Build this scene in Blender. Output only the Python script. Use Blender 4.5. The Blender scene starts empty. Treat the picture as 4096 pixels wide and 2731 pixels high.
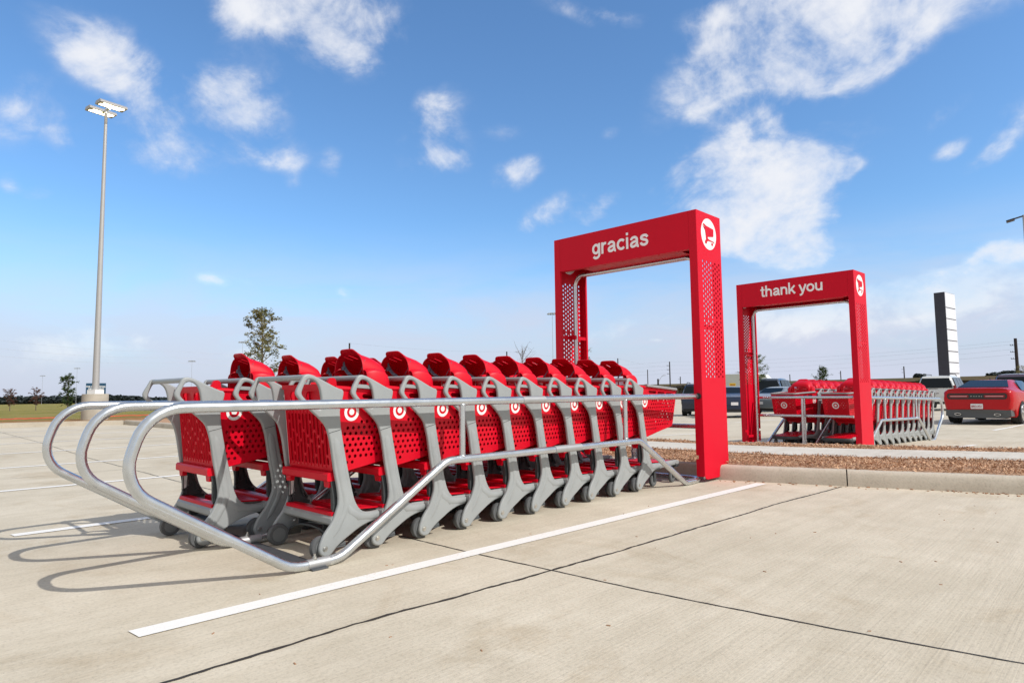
import bpy, bmesh, math, random
from mathutils import Vector, Matrix
from mathutils.geometry import tessellate_polygon
random.seed(7)
PI=math.pi
S=bpy.context.scene
COL=S.collection
# ---------------------------------------------------------------- camera model (metres; X along the corral, Y across, Z up)
CW,CH,CF=4096,2731,2577.5
CAM=Vector((-1.8312,-3.2882,.95)); PITCH=.0778; YAW=.768; ROLL=-.0119
FWD=Vector((math.cos(YAW)*math.cos(PITCH),math.sin(YAW)*math.cos(PITCH),math.sin(PITCH)))
_r=Vector((math.sin(YAW),-math.cos(YAW),0)); _u=_r.cross(FWD)
RGT=_r*math.cos(ROLL)+_u*math.sin(ROLL); UPV=_u*math.cos(ROLL)-_r*math.sin(ROLL)
def ray(px,py): return FWD+RGT*((px-CW/2)/CF)+UPV*((CH/2-py)/CF)
def at(px,py,D): return CAM+ray(px,py)*D          # a point seen in that direction, D metres ahead
cd=bpy.data.cameras.new('camera'); cam=bpy.data.objects.new('camera',cd); COL.objects.link(cam)
cd.sensor_width=36; cd.lens=36*CF/CW; cd.clip_end=6000; cd.clip_start=.05
M=Matrix((RGT,UPV,-FWD)).transposed().to_4x4(); M.translation=CAM; cam.matrix_world=M
S.camera=cam
# ---------------------------------------------------------------- materials
def mat(name,base,rough=.5,metal=0,noise=0,nscale=8,spec=.5,bump=0,bscale=40,coat=0,rvar=0):
    m=bpy.data.materials.new(name); m.use_nodes=True; nt=m.node_tree; b=nt.nodes['Principled BSDF']
    b.inputs['Roughness'].default_value=rough; b.inputs['Metallic'].default_value=metal
    b.inputs['Specular IOR Level'].default_value=spec
    if coat: b.inputs['Coat Weight'].default_value=coat; b.inputs['Coat Roughness'].default_value=.08
    tc=nt.nodes.new('ShaderNodeTexCoord')
    n=nt.nodes.new('ShaderNodeTexNoise'); n.inputs['Scale'].default_value=nscale; n.inputs['Detail'].default_value=4
    nt.links.new(tc.outputs['Object'],n.inputs['Vector'])
    r=nt.nodes.new('ShaderNodeMix'); r.data_type='RGBA'
    a=[c*(1-noise) for c in base]; d=[min(1,c*(1+noise)) for c in base]
    r.inputs[6].default_value=(*a,1); r.inputs[7].default_value=(*d,1)
    nt.links.new(n.outputs['Fac'],r.inputs[0]); nt.links.new(r.outputs[2],b.inputs['Base Color'])
    if rvar:
        mr=nt.nodes.new('ShaderNodeMapRange'); mr.inputs[3].default_value=rough-rvar; mr.inputs[4].default_value=rough+rvar
        nt.links.new(n.outputs['Fac'],mr.inputs[0]); nt.links.new(mr.outputs[0],b.inputs['Roughness'])
    if bump:
        n2=nt.nodes.new('ShaderNodeTexNoise'); n2.inputs['Scale'].default_value=bscale; n2.inputs['Detail'].default_value=5
        nt.links.new(tc.outputs['Object'],n2.inputs['Vector'])
        bp=nt.nodes.new('ShaderNodeBump'); bp.inputs['Strength'].default_value=bump; bp.inputs['Distance'].default_value=.01
        nt.links.new(n2.outputs['Fac'],bp.inputs['Height']); nt.links.new(bp.outputs[0],b.inputs['Normal'])
    m.diffuse_color=(*base,1)
    return m
RED=mat('red_plastic',(.60,.001,.016),.42,spec=.25,noise=.06,nscale=5,bump=.08,bscale=300,rvar=.06)
PAINT=mat('red_powder_coat',(.63,.001,.020),.5,noise=.04,spec=.20,nscale=3,bump=.04,bscale=250,rvar=.05)
GREY=mat('grey_plastic',(.30,.32,.325),.44,noise=.17,nscale=6,bump=.12,bscale=160,rvar=.08)
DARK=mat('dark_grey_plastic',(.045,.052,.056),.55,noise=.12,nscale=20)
TYRE=mat('grey_tyre',(.095,.10,.105),.6,noise=.12,nscale=40)
HUB=mat('wheel_hub',(.15,.16,.165),.5,noise=.1,nscale=30)
STEEL=mat('galvanised_steel',(.62,.66,.70),.27,metal=.95,noise=.13,nscale=16,bump=.03,bscale=22,rvar=.08)
SLEEVE=mat('dull_sleeve_steel',(.45,.46,.47),.5,metal=.7,noise=.08,nscale=20)
BOLT=mat('zinc_bolt',(.62,.62,.60),.28,metal=.95,noise=.05)
PLATE=mat('worn_steel_plate',(.10,.11,.125),.55,metal=.5,noise=.3,nscale=12)
WHITE=mat('white_vinyl',(.82,.82,.82),.45,noise=.02)
LETTER=mat('white_letter_vinyl',(.92,.92,.93),.45,noise=.02)
STRAP=mat('dark_webbing',(.09,.11,.15),.7,noise=.2,nscale=60,bump=.3,bscale=500)
STICK=mat('label_paper',(.7,.7,.69),.5,noise=.03)
INK=mat('label_ink',(.05,.05,.05),.6,noise=.05)
BLACK=mat('black_rubber',(.012,.012,.013),.7,noise=.2)
ASHP=mat('pale_concrete_base',(.42,.39,.33),.85,noise=.35,nscale=2.6,bump=.5,bscale=30)
# ---------------------------------------------------------------- object helpers
def tag(o,label=None,cat=None,group=None,kind=None):
    if label: o['label']=label
    if cat: o['category']=cat
    if group: o['group']=group
    if kind: o['kind']=kind
    return o
def thing(name,label,cat,loc=(0,0,0),rz=0,group=None):
    o=bpy.data.objects.new(name,None); COL.objects.link(o); o.location=loc; o.rotation_euler=(0,0,rz)
    o.empty_display_size=.1
    return tag(o,label,cat,group)
def obj(name,me,mt=None,parent=None,smooth=None):
    if isinstance(me,bmesh.types.BMesh):
        bm=me; me=bpy.data.meshes.new(name); bm.to_mesh(me); bm.free()
    if mt is not None:
        me.materials.clear()
        for q in (mt if isinstance(mt,(list,tuple)) else [mt]): me.materials.append(q)
    o=bpy.data.objects.new(name,me); COL.objects.link(o)
    if parent: o.parent=parent
    if smooth is not None: shade(me,smooth)
    return o
def shade(me,ang=35):
    me.polygons.foreach_set('use_smooth',[True]*len(me.polygons))
    try: me.set_sharp_from_angle(angle=math.radians(ang))
    except Exception: pass
def copy_tree(o,parent=None):
    c=o.copy(); COL.objects.link(c); c.parent=parent
    for ch in o.children: copy_tree(ch,c)
    return c
def BM(): return bmesh.new()
def box(bm,a,b,mi=0,R=None):
    x0,y0,z0=a;x1,y1,z1=b
    P=[(x0,y0,z0),(x1,y0,z0),(x1,y1,z0),(x0,y1,z0),(x0,y0,z1),(x1,y0,z1),(x1,y1,z1),(x0,y1,z1)]
    vs=[bm.verts.new(R@Vector(p) if R else p) for p in P]
    for f in ((0,3,2,1),(4,5,6,7),(0,1,5,4),(1,2,6,5),(2,3,7,6),(3,0,4,7)):
        bm.faces.new([vs[i] for i in f]).material_index=mi
    return vs
def fillet(P,rad,n=6):
    P=[Vector(p) for p in P]; out=[P[0]]
    if not isinstance(rad,(list,tuple)): rad=[rad]*len(P)
    for i in range(1,len(P)-1):
        a,b,c=P[i-1],P[i],P[i+1]; u=(a-b).normalized(); v=(c-b).normalized(); th=u.angle(v)
        if th>PI-.02: out.append(b); continue
        d=min(rad[i]/math.tan(th/2),(a-b).length*.49 if i>1 else (a-b).length*.95,(c-b).length*.49 if i<len(P)-2 else (c-b).length*.95)
        r=d*math.tan(th/2); ctr=b+(u+v).normalized()*(r/math.sin(th/2))
        s=b+u*d; e=b+v*d; a0=s-ctr; a1=e-ctr; tot=a0.angle(a1); ax=a0.cross(a1).normalized()
        k=max(2,int(n*tot/(PI/2))+1)
        for j in range(k+1): out.append(ctr+Matrix.Rotation(tot*j/k,3,ax)@a0)
    out.append(P[-1]); return out
def tube(bm,P,r,n=12,cap=True,mi=0,r2=None):
    P=[Vector(p) for p in P]; rings=[]; T=(P[1]-P[0]).normalized()
    up=Vector((0,0,1)) if abs(T.z)<.9 else Vector((1,0,0)); N=(up-T*up.dot(T)).normalized(); m=len(P)
    for i,p in enumerate(P):
        if i==0: t=P[1]-P[0]
        elif i==m-1: t=P[-1]-P[-2]
        else: t=(P[i]-P[i-1]).normalized()+(P[i+1]-P[i]).normalized()
        t.normalize(); N=(N-t*N.dot(t)).normalized(); B=t.cross(N)
        rr=r if r2 is None else r+(r2-r)*i/(m-1)
        rings.append([bm.verts.new(p+(N*math.cos(2*PI*k/n)+B*math.sin(2*PI*k/n))*rr) for k in range(n)])
    for a,b in zip(rings,rings[1:]):
        for k in range(n): bm.faces.new((a[k],a[(k+1)%n],b[(k+1)%n],b[k])).material_index=mi
    if cap:
        bm.faces.new(rings[0][::-1]).material_index=mi; bm.faces.new(rings[-1]).material_index=mi
def cyl(bm,c,ax,r,h,n=20,r2=None,mi=0):
    c=Vector(c);ax=Vector(ax).normalized(); tube(bm,[c-ax*h/2,c+ax*h/2],r,n,True,mi,r2)
def circ(cx,cy,r,n=10,ph=0): return [(cx+r*math.cos(2*PI*k/n+ph),cy+r*math.sin(2*PI*k/n+ph)) for k in range(n)]
def capsule(cx,cy,w,h,n=5):
    r=w/2; P=[]
    for k in range(n+1): a=PI*k/n; P.append((cx+r*math.cos(a),cy+h/2-r+r*math.sin(a)))
    for k in range(n+1): a=PI+PI*k/n; P.append((cx+r*math.cos(a),cy-h/2+r+r*math.sin(a)))
    return P
def rrect(x0,y0,x1,y1,r,n=4):
    P=[]
    for cx,cy,a0 in ((x1-r,y1-r,0),(x0+r,y1-r,90),(x0+r,y0+r,180),(x1-r,y0+r,270)):
        for k in range(n+1):
            a=math.radians(a0+90*k/n); P.append((cx+r*math.cos(a),cy+r*math.sin(a)))
    return P
def plate(outline,holes,t,bev=0,res=1):
    """flat plate in local XY with real holes, thickness t about z=0, optional rounded edge"""
    cu=bpy.data.curves.new('c','CURVE'); cu.dimensions='2D'; cu.fill_mode='BOTH'
    for P in [outline]+list(holes):
        s=cu.splines.new('POLY'); s.points.add(len(P)-1)
        for i,p in enumerate(P): s.points[i].co=(p[0],p[1],0,1)
        s.use_cyclic_u=True
    cu.extrude=max(t/2-bev,0); cu.bevel_depth=bev; cu.bevel_resolution=res; cu.offset=-bev
    o=bpy.data.objects.new('c',cu); me=bpy.data.meshes.new_from_object(o); bpy.data.objects.remove(o); bpy.data.curves.remove(cu)
    return me
def remap(me,f):
    for v in me.vertices: v.co=f(v.co.x,v.co.y,v.co.z)
    me.update(); return me
def flip(me):
    bm=BM(); bm.from_mesh(me); bmesh.ops.recalc_face_normals(bm,faces=bm.faces); bm.to_mesh(me); bm.free(); return me
def join(ms,mi=None):
    bm=BM()
    for i,m in enumerate(ms):
        k=len(bm.faces); bm.from_mesh(m); bm.faces.ensure_lookup_table()
        for f in bm.faces[k:]: f.material_index=(mi[i] if mi else 0)
    me=bpy.data.meshes.new('j'); bm.to_mesh(me); bm.free(); return me
def extr(bm,P,t,f):
    """prism from polygon P (2-D) with thickness t mapped by f(u,v,w)"""
    a=[bm.verts.new(f(u,v,-t/2)) for u,v in P]; b=[bm.verts.new(f(u,v,t/2)) for u,v in P]
    bm.faces.new(a[::-1]); bm.faces.new(b)
    n=len(P)
    for i in range(n): bm.faces.new((a[i],a[(i+1)%n],b[(i+1)%n],b[i]))
def text_mesh(s,size,ext=.004,off=0,space=1):
    cu=bpy.data.curves.new('t','FONT'); cu.body=s; cu.size=size; cu.extrude=ext; cu.offset=off; cu.align_x='CENTER'; cu.space_character=space; cu.resolution_u=6
    o=bpy.data.objects.new('t',cu); me=bpy.data.meshes.new_from_object(o); bpy.data.objects.remove(o); return me
def chaik(P,n=2):
    for _ in range(n):
        Q=[P[0]]
        for a,b in zip(P,P[1:]): Q+=[(a[0]*.75+b[0]*.25,a[1]*.75+b[1]*.25),(a[0]*.25+b[0]*.75,a[1]*.25+b[1]*.75)]
        Q.append(P[-1]); P=Q
    return P
def sarc(cx,cy,rx,ry,a0,a1,n=14): return [(cx+rx*math.cos(math.radians(a0+(a1-a0)*k/n)),cy+ry*math.sin(math.radians(a0+(a1-a0)*k/n))) for k in range(n+1)]
GLY={'o':(1.02,[sarc(.5,.5,.37,.385,0,360,28)]),
 'g':(.98,[sarc(.43,.52,.30,.365,0,360,26),[(.79,1.0),(.79,.05)]+sarc(.46,.03,.33,.31,-5,-150,12)]),
 'r':(.66,[[(.14,0),(.14,1)],[(.14,.55),(.17,.72),(.27,.84),(.40,.885),(.56,.875)]]),
 'a':(.97,[[(.90,.09),(.84,.09),(.76,.13),(.73,.24),(.73,.62)]+sarc(.44,.64,.29,.245,10,172,12),[(.73,.56),(.60,.52),(.40,.49),(.22,.42),(.145,.29),(.18,.15),(.32,.10),(.50,.13),(.64,.21),(.70,.30)]]),
 'c':(.92,[sarc(.49,.5,.36,.385,42,318,24)]),
 'i':(.40,[[(.16,0),(.16,1)],[(.16,1.17),(.16,1.40)]]),
 's':(.90,[[(.76,.69),(.70,.81),(.58,.88),(.42,.89),(.26,.85),(.17,.75),(.20,.63),(.34,.56),(.52,.51),(.68,.44),(.74,.32),(.70,.19),(.56,.115),(.40,.105),(.24,.15),(.15,.26),(.13,.33)]]),
 't':(.62,[[(.27,1.32),(.27,.24),(.31,.13),(.42,.115),(.56,.12)],[(.0,.90),(.56,.90)]]),
 'h':(.98,[[(.14,0),(.14,1.42)],[(.14,.5)]+sarc(.46,.58,.31,.31,165,0,12)+[(.77,0)]]),
 'n':(.98,[[(.14,0),(.14,1)],[(.14,.5)]+sarc(.46,.58,.31,.31,165,0,12)+[(.77,0)]]),
 'u':(.98,[[(.78,1),(.78,0)],[(.78,.5)]+sarc(.46,.42,.31,.31,-15,-180,12)+[(.15,1)]]),
 'k':(.90,[[(.14,0),(.14,1.42)],[(.80,1.0),(.20,.36)],[(.40,.52),(.83,0)]]),
 'y':(.88,[[(.07,1),(.45,.06)],[(.83,1),(.46,.04),(.36,-.18),(.24,-.26),(.08,-.27)]]),' ':(.42,[])}
def lettering(word,xh,f,wd=.265):
    """bold grotesque lower-case letters drawn as flat strokes; f maps (along,up,out) to space"""
    tot=sum(GLY[c][0] for c in word); bm=BM(); x0=-tot/2; lv=0
    for c in word:
        adv,st=GLY[c]
        for P in st:
            lv+=1; o_=.0004*(lv%3); P0=P
            if c in 'sargy' and len(P)>3 and P[0]!=P[-1]: P=chaik(P,2)
            Q=[Vector(p) for p in P]; closed=(Q[0]-Q[-1]).length<1e-4; prev=None; first=None
            ww=.19 if (c=='t' and P0[0][1]==P0[1][1]) else wd
            for i,p in enumerate(Q):
                a=Q[i-1] if i else (Q[-2] if closed else Q[0]); b=Q[i+1] if i<len(Q)-1 else (Q[1] if closed else Q[-1])
                d1=(p-a).normalized() if (p-a).length>1e-6 else (b-p).normalized(); d2=(b-p).normalized() if (b-p).length>1e-6 else d1
                t=(d1+d2).normalized(); n=Vector((-t.y,t.x)); k=min(1.12,1/max(.5,t.dot(d1)))
                r=[]
                for sg in (1,-1):
                    q=p+n*ww/2*sg*k; r.append(bm.verts.new(f((x0+q.x)*xh,q.y*xh,.0015+o_)))
                if prev: bm.faces.new((prev[0],prev[1],r[1],r[0]))
                prev=r
        x0+=adv
    return bm
def smoothpoly(P,n=3):
    """Chaikin corner cutting on a closed polygon"""
    for _ in range(n):
        Q=[]
        for i in range(len(P)):
            a,b=P[i],P[(i+1)%len(P)]
            Q+= [(a[0]*.75+b[0]*.25,a[1]*.75+b[1]*.25),(a[0]*.25+b[0]*.75,a[1]*.25+b[1]*.75)]
        P=Q
    return P
# ================================================================ SHOPPING CART
HW=.312                                                  # half width over the side frames
def frame_y(x,z):
    t=min(max((x-.30)/.26,0),1); t=t*t*(3-2*t)
    return -(HW-.013)+.062*t
def make_side(sgn):
    out=[(-.012,1.062),(.03,1.066),(.10,1.036),(.205,.984),(.248,.974),(.244,.93),(.222,.86),(.226,.80),(.232,.74),(.272,.54),(.287,.475),
         (.318,.345),(.338,.298),(.365,.262),(.41,.232),(.50,.222),(.64,.228),(.80,.232),(.97,.228),(.985,.205),(.975,.182),(.82,.180),(.66,.172),(.52,.166),(.42,.158),(.35,.142),(.29,.112),
         (.238,.082),(.202,.055),(.180,.030),(.16,.018),(.13,.018),(.105,.033),(.094,.058),(.098,.085),(.112,.12),(.130,.150),(.176,.202),(.204,.262),(.221,.316),(.211,.40),(.190,.493),(.179,.56),(.163,.66),(.147,.722),(.130,.766),
         (.090,.808),(.040,.850),(-.016,.898),(-.054,.942),(-.060,.962),(-.049,.99),(-.026,1.03)]
    hole=[(.004,1.032),(.032,1.037),(.060,1.026),(.084,.998),(.097,.952),(.103,.905),(.100,.872),(.086,.860),(.064,.868),(.022,.902),(-.018,.940),(-.025,.958),(-.016,.985)]
    out=smoothpoly(out,1); hole=smoothpoly(hole,2)
    me=plate(out,[hole],.026,.0095,2)
    bm=BM(); bm.from_mesh(me)
    for xx in (.30,.34,.38,.42,.46,.5,.56):
        bmesh.ops.bisect_plane(bm,geom=bm.verts[:]+bm.edges[:]+bm.faces[:],plane_co=(xx,0,0),plane_no=(1,0,0))
    for v in bm.verts:
        x,z,w=v.co
        v.co=((x),(frame_y(x,z)+w)*sgn*1.0,z)
    bmesh.ops.recalc_face_normals(bm,faces=bm.faces)
    # raised spine along the leg and the foot, moulded in
    def spine(P,w,h):
        P=[Vector(p) for p in P]; prev=None
        for i,p in enumerate(P):
            t=(P[min(i+1,len(P)-1)]-P[max(i-1,0)]).normalized(); n=Vector((-t.y,t.x)); ww=w[i]
            r=[]
            for k,(o,hh) in enumerate(((-1,-.3),(-.62,.75),(-.2,1),(.2,1),(.62,.75),(1,-.3))):
                q=p+n*o*ww; r.append(bm.verts.new((q.x,(frame_y(q.x,q.y)-.0115-(h*hh+.0015)*(0 if i in (0,len(P)-1) else 1))*sgn,q.y)))
            if prev:
                for k in range(5): bm.faces.new((prev[k],prev[k+1],r[k+1],r[k]))
            prev=r
    spine([(.192,.70),(.200,.66),(.215,.58),(.235,.48),(.262,.36),(.272,.30),(.252,.24),(.212,.165),(.172,.105)],[.004,.024,.027,.027,.025,.023,.020,.018,.004],.006)
    spine([(.262,.32),(.30,.255),(.36,.215),(.46,.197),(.62,.2),(.80,.206),(.95,.206)],[.012,.022,.026,.02,.018,.018,.014],.005)
    bmesh.ops.recalc_face_normals(bm,faces=bm.faces)
    m=bpy.data.meshes.new('side_frame'); bm.to_mesh(m); bm.free(); shade(m,40); return m
def side_plane(x,z,w,sgn):
    # planar basket side: half width shrinks towards the front and the bottom
    y=.287-.0865*(x-.2)/1.0-.055*(1.0-z)+.02
    return Vector((x,-(y+w-.02)*sgn,z))
def basket_top(x): return 1.0-.062*(x-.2)
def make_basket():
    ms=[]
    b0,b1=.489,.585
    out=[(.205,.995),(.205,.66),(.225,.56),(.252,b0),(.30,.492),(.925,b1-.012),(.95,b1+.01),(1.03,.93),(1.035,.949),(.205,1.0)]
    holes=[]
    for i in range(60):
        for j in range(16):
            x=.262+.0205*i; 
            if (i+j)%2: continue
            z=.536+.0345*j
            x2=x
            top=.775 if x2<.40 else .775+min((x2-.40)*1.4,.10)
            zl=.523+.135*(x2-.25)
            xr=.915+.25*(z-.6)
            if z>top or z<zl or x2>xr or x2<.262+.02*((.75-z)/.25): continue
            if (x2-.322)**2+(z-.835)**2<.078**2: continue
            holes.append(circ(x2,z,.0108,10))
    for k in range(3):
        x0=.40+.19*k; zt=basket_top(x0+.08)-.052
        holes.append([(x0,zt+.006),(x0+.012,zt+.018),(x0+.155,zt+.010),(x0+.165,zt),(x0+.155,zt-.016),(x0+.012,zt-.010)])
    for s in (1,-1):
        me=plate(out,holes,.0045)
        ms.append(flip(remap(me,lambda x,z,w,s=s: side_plane(x,z,w,s))))
    # front panel (holes), between the two sides
    def fy(z,x): return -side_plane(x,z,0,1).y
    zb,zt=b1,.935; fx=lambda z: .945+(z-zb)*.255
    wb,wt=fy(zb,.945)-.003,fy(zt,1.03)-.003
    out=[(-wb,zb),(wb,zb),(wt,zt),(-wt,zt)]; holes=[]
    for i in range(-12,13):
        for j in range(9):
            if (i+j)%2: continue
            y=.0175*i; z=.612+.0285*j
            if abs(y)>wb-.025 or y*y+(z-.752)**2<.068**2: continue
            holes.append(circ(y,z,.0092,8))
    ms.append(flip(remap(plate(out,holes,.0045),lambda y,z,w: Vector((fx(z)+w,y,z)))))
    # bottom panel with slots
    out=[(.26,-.245),(.94,-.186),(.94,.186),(.26,.245)]; holes=[]
    for i in range(10):
        for j in range(-3,4):
            x=.33+.062*i; y=.054*j
            holes.append([(x-.02,y-.008),(x+.02,y-.008),(x+.02,y+.008),(x-.02,y+.008)])
    ms.append(flip(remap(plate(out,holes,.005),lambda x,y,w: Vector((x,y,.488+(x-.26)*.135+w)))))
    bm=BM()
    # thick rear lip under the flap, brackets and rounded rim
    tube(bm,fillet([(.20,-.288,.985),(1.03,-.214,.935),(1.03,.214,.935),(.20,.288,.985)],.06,5),.011,8)
    tube(bm,[(.262,-.252,.484),(.93,-.186,.580)],.008,6); tube(bm,[(.262,.252,.484),(.93,.186,.580)],.008,6)
    extr(bm,[(.160,.445),(.160,.478),(.168,.489),(.222,.489),(.228,.478),(.228,.440),(.165,.438)],.556,lambda u,v,w: Vector((u,w,v)))
    for y in (-.235,.235):
        extr(bm,[(y-.035,.438),(y+.035,.438),(y+.022,.40),(y-.022,.40)],.03,lambda u,v,w: Vector((.195+w,u,v)))
    m=bpy.data.meshes.new('x'); bm.to_mesh(m); bm.free(); ms.append(m)
    me=join(ms); shade(me,30); return me
def make_trim():
    bm=BM()
    P=fillet([(.33,-.286,1.001),(1.045,-.222,.957),(1.045,.222,.957),(.33,.286,1.001)],.07,5)
    # flat profile: wide low oval
    prev=None
    for i,p in enumerate(P):
        t=(P[min(i+1,len(P)-1)]-P[max(i-1,0)]).normalized(); n=Vector((t.y,-t.x,0)).normalized()
        r=[bm.verts.new(p+n*a+Vector((0,0,b))) for a,b in ((-.020,-.002),(-.016,.007),(.010,.008),(.016,.003),(.016,-.014),(.004,-.018),(-.018,-.012))]
        if prev:
            for k in range(7): bm.faces.new((prev[k],prev[(k+1)%7],r[(k+1)%7],r[k]))
        else: bm.faces.new(r)
        prev=r
    bm.faces.new(prev[::-1]); bmesh.ops.recalc_face_normals(bm,faces=bm.faces)
    m=bpy.data.meshes.new('rim'); bm.to_mesh(m); bm.free(); shade(m,40); return m
def logo_side(s):
    # white ring and dot on the red side, 1.5 mm proud
    def f(x,z,w): return side_plane(x,z,w+.0035,s)
    ring=plate(circ(.326,.839,.054,36),[circ(.326,.839,.035,32)],.001); dot=plate(circ(.326,.839,.0185,24),[],.001)
    return flip(remap(join([ring,dot]),f))
def logo_front():
    zb=.585
    def f(y,z,w): return Vector((.945+(z-zb)*.255+.004+w,y,z))
    ring=plate(circ(0,.752,.056,36),[circ(0,.752,.037,32)],.001); dot=plate(circ(0,.752,.019,24),[],.001)
    return flip(remap(join([ring,dot]),f))
def make_flap():
    # ribbed rear gate hanging from the handle end, slotted
    out=rrect(-.262,0,.262,.50,.012); holes=[]
    for i in range(-5,6):
        x=.044*i; ph=(i%3)*.045; z=.035
        k=0
        while z<.33:
            h=(.10,.045,.13)[(k+i)%3]
            if z+h>.345: h=.345-z
            if h>.03: holes.append(capsule(x,z+h/2,.026,h,4))
            z+=h+.014; k+=1
    # two leg openings above
    holes.append(rrect(-.185,.375,-.02,.47,.03)); holes.append(rrect(.02,.375,.185,.47,.03))
    a=plate(out,holes,.012,.0025,1)
    back=plate(rrect(-.255,.005,.255,.36,.01),[],.004)
    for v in back.vertices: v.co.z-=.013
    # curved seat halves showing through the leg openings
    s1=plate(rrect(-.18,.36,-.025,.49,.035),[],.022,.009,2); s2=plate(rrect(.025,.36,.18,.49,.035),[],.022,.009,2)
    for q in (s1,s2):
        for v in q.vertices: v.co.z-=.03
    bm=BM()
    for i in range(-5,6): # fine upright ribs between the slots
        box(bm,(.044*i+.0205,.02,.004),(.044*i+.0235,.36,.010))
    for y in (-.235,-.215,.215,.235): box(bm,(y-.004,.37,-.02),(y+.004,.48,.004))
    box(bm,(-.268,.484,-.016),(.268,.512,.014))
    m=bpy.data.meshes.new('x'); bm.to_mesh(m); bm.free()
    return join([a,back,s1,s2,m])
FLAP=None
def place_flap(closed):
    me=FLAP.copy()
    if closed: # leans from the top edge back to the rear lip
        def f(y,h,w): t=h/.5; return Vector((.208-.050*t-w,y,.490+h*1.015))
    else:      # swung up out of the way by the cart behind
        def f(y,h,w): return Vector((.17+.40*(1-h/.5)*.95,y,.975+w-.012*(1-h/.5)*0))
    remap(me,f); flip(me); shade(me,35); return me
def arch(st,n=64):
    """shell lofted from arch sections st=[(x,halfwidth,base,top,crest)]"""
    bm=BM(); rows=[]
    for (x,w,b,t,cr) in st:
        r=[]
        for k in range(n+1):
            th=PI*k/n; c=math.cos(th); s=math.sin(th)
            y=-w*math.copysign(abs(c)**.55,c); z=b+(t-b)*s**.52
            xx=x
            if cr: 
                e=max(0,1-abs((y+.01)/(w*.60))**8); z+=.026*e*cr; xx-=.020*e*cr
                xx+=.05*max(0,(b+.12-z)/.12)**2*0
            r.append(bm.verts.new((xx,y,z)))
        rows.append(r)
    for i,(a,b) in enumerate(zip(rows,rows[1:])):
        for k in range(n):
            if i in (2,3) and k in (27,33,39): continue        # long vent slots in the roof
            bm.faces.new((a[k],a[k+1],b[k+1],b[k]))
    return bm,rows
def solid(bm,t):
    bmesh.ops.recalc_face_normals(bm,faces=bm.faces)
    bmesh.ops.solidify(bm,geom=bm.faces[:],thickness=t)
def make_hood():
    bm,rows=arch([(.112,.176,.985,1.216,1),(.122,.177,.985,1.215,.5),(.140,.179,.985,1.209,0),(.18,.183,.985,1.197,0),(.215,.186,.985,1.186,0),(.25,.188,.985,1.167,0),(.277,.185,.985,1.148,0),(.293,.176,.985,1.122,0),(.301,.160,.985,1.092,0)])
    solid(bm,.006)
    for s in (1,-1):   # hollow arm rests
        b2=BM(); rr=[]
        for (x,y0,y1,t) in ((.114,.135,.212,1.100),(.13,.13,.219,1.109),(.18,.13,.228,1.108),(.235,.13,.233,1.098),(.264,.13,.231,1.078),(.280,.13,.222,1.048),(.286,.13,.21,1.012)):
            P=[(y1,.985),(y1,t-.03),(y1-.008,t-.012),(y1-.028,t),(y0+.03,t),(y0+.008,t+.008)]
            rr.append([b2.verts.new((x,-y*s,z)) for y,z in P])
        for a,b in zip(rr,rr[1:]):
            for k in range(5): b2.faces.new((a[k],a[k+1],b[k+1],b[k]))
        b2.faces.new(rr[-1]); solid(b2,.005)
        m=bpy.data.meshes.new('x'); b2.to_mesh(m); b2.free(); bm.from_mesh(m)
    m=bpy.data.meshes.new('hood'); bm.to_mesh(m); bm.free()
    # perforated front of the hood and the slotted shelf it stands on
    holes=[]
    for i in range(-9,10):
        for j in range(5):
            if abs(.0135*i)<.125: holes.append([(.0135*i-.0042,1.0+.0145*j-.0045),(.0135*i+.0042,1.0+.0145*j-.0045),(.0135*i+.0042,1.0+.0145*j+.0045),(.0135*i-.0042,1.0+.0145*j+.0045)])
    fr=flip(remap(plate(rrect(-.145,.982,.145,1.074,.03),holes,.004),lambda y,z,w: Vector((.297+w,y,z))))
    holes=[]
    for i in range(9):
        for j in range(-6,7):
            x=.225+.036*i; y=.036*j+(.018 if i%2 else 0)
            if abs(y)<.235: holes.append([(x-.011,y-.006),(x+.011,y-.006),(x+.011,y+.006),(x-.011,y+.006)])
    shelf=flip(remap(plate([(.11,-.25),(.54,-.245),(.56,-.20),(.56,.20),(.54,.245),(.11,.25)],holes,.006,.002),lambda x,y,w: Vector((x,y,.990-(max(x-.3,0))*.05+w))))
    me=join([m,fr,shelf]); shade(me,32); return me
def make_strap():
    bm=BM(); P=[(.165,.147,1.172),(.158,.135,1.150),(.150,.112,1.122),(.140,.055,1.090),(.130,-.01,1.066),(.124,-.062,1.050),(.122,-.085,1.062),(.122,-.120,1.090),(.124,-.146,1.12),(.130,-.157,1.160)]
    prev=None
    for i,p in enumerate(P):
        p=Vector(p); a=Vector((.5,0,.8)).normalized()*.0125
        if 2<i<7: a=Vector((.75,0,.35)).normalized()*.0125
        r=[bm.verts.new(p+a),bm.verts.new(p-a)]
        if prev: bm.faces.new((prev[0],prev[1],r[1],r[0]))
        prev=r
    solid(bm,.0025)
    box(bm,(.140,.100,1.108),(.158,.132,1.132)); box(bm,(.116,-.085,1.044),(.130,-.05,1.066))
    m=bpy.data.meshes.new('strap'); bm.to_mesh(m); bm.free(); return m
def make_cupholder():
    bm=BM()
    P=smoothpoly([(-.045,0),(.045,0),(.05,.02),(.03,.026),(.022,.045),(.012,.062),(-.02,.064),(-.036,.05),(-.04,.02)],2)
    extr(bm,P,.05,lambda u,v,w: Vector((.235-u*.9,-.175+w*.5,.985+v)))
    box(bm,(.20,-.205,.95),(.27,-.15,.992))
    m=bpy.data.meshes.new('x'); bm.to_mesh(m); bm.free(); shade(m,40); return m
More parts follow.
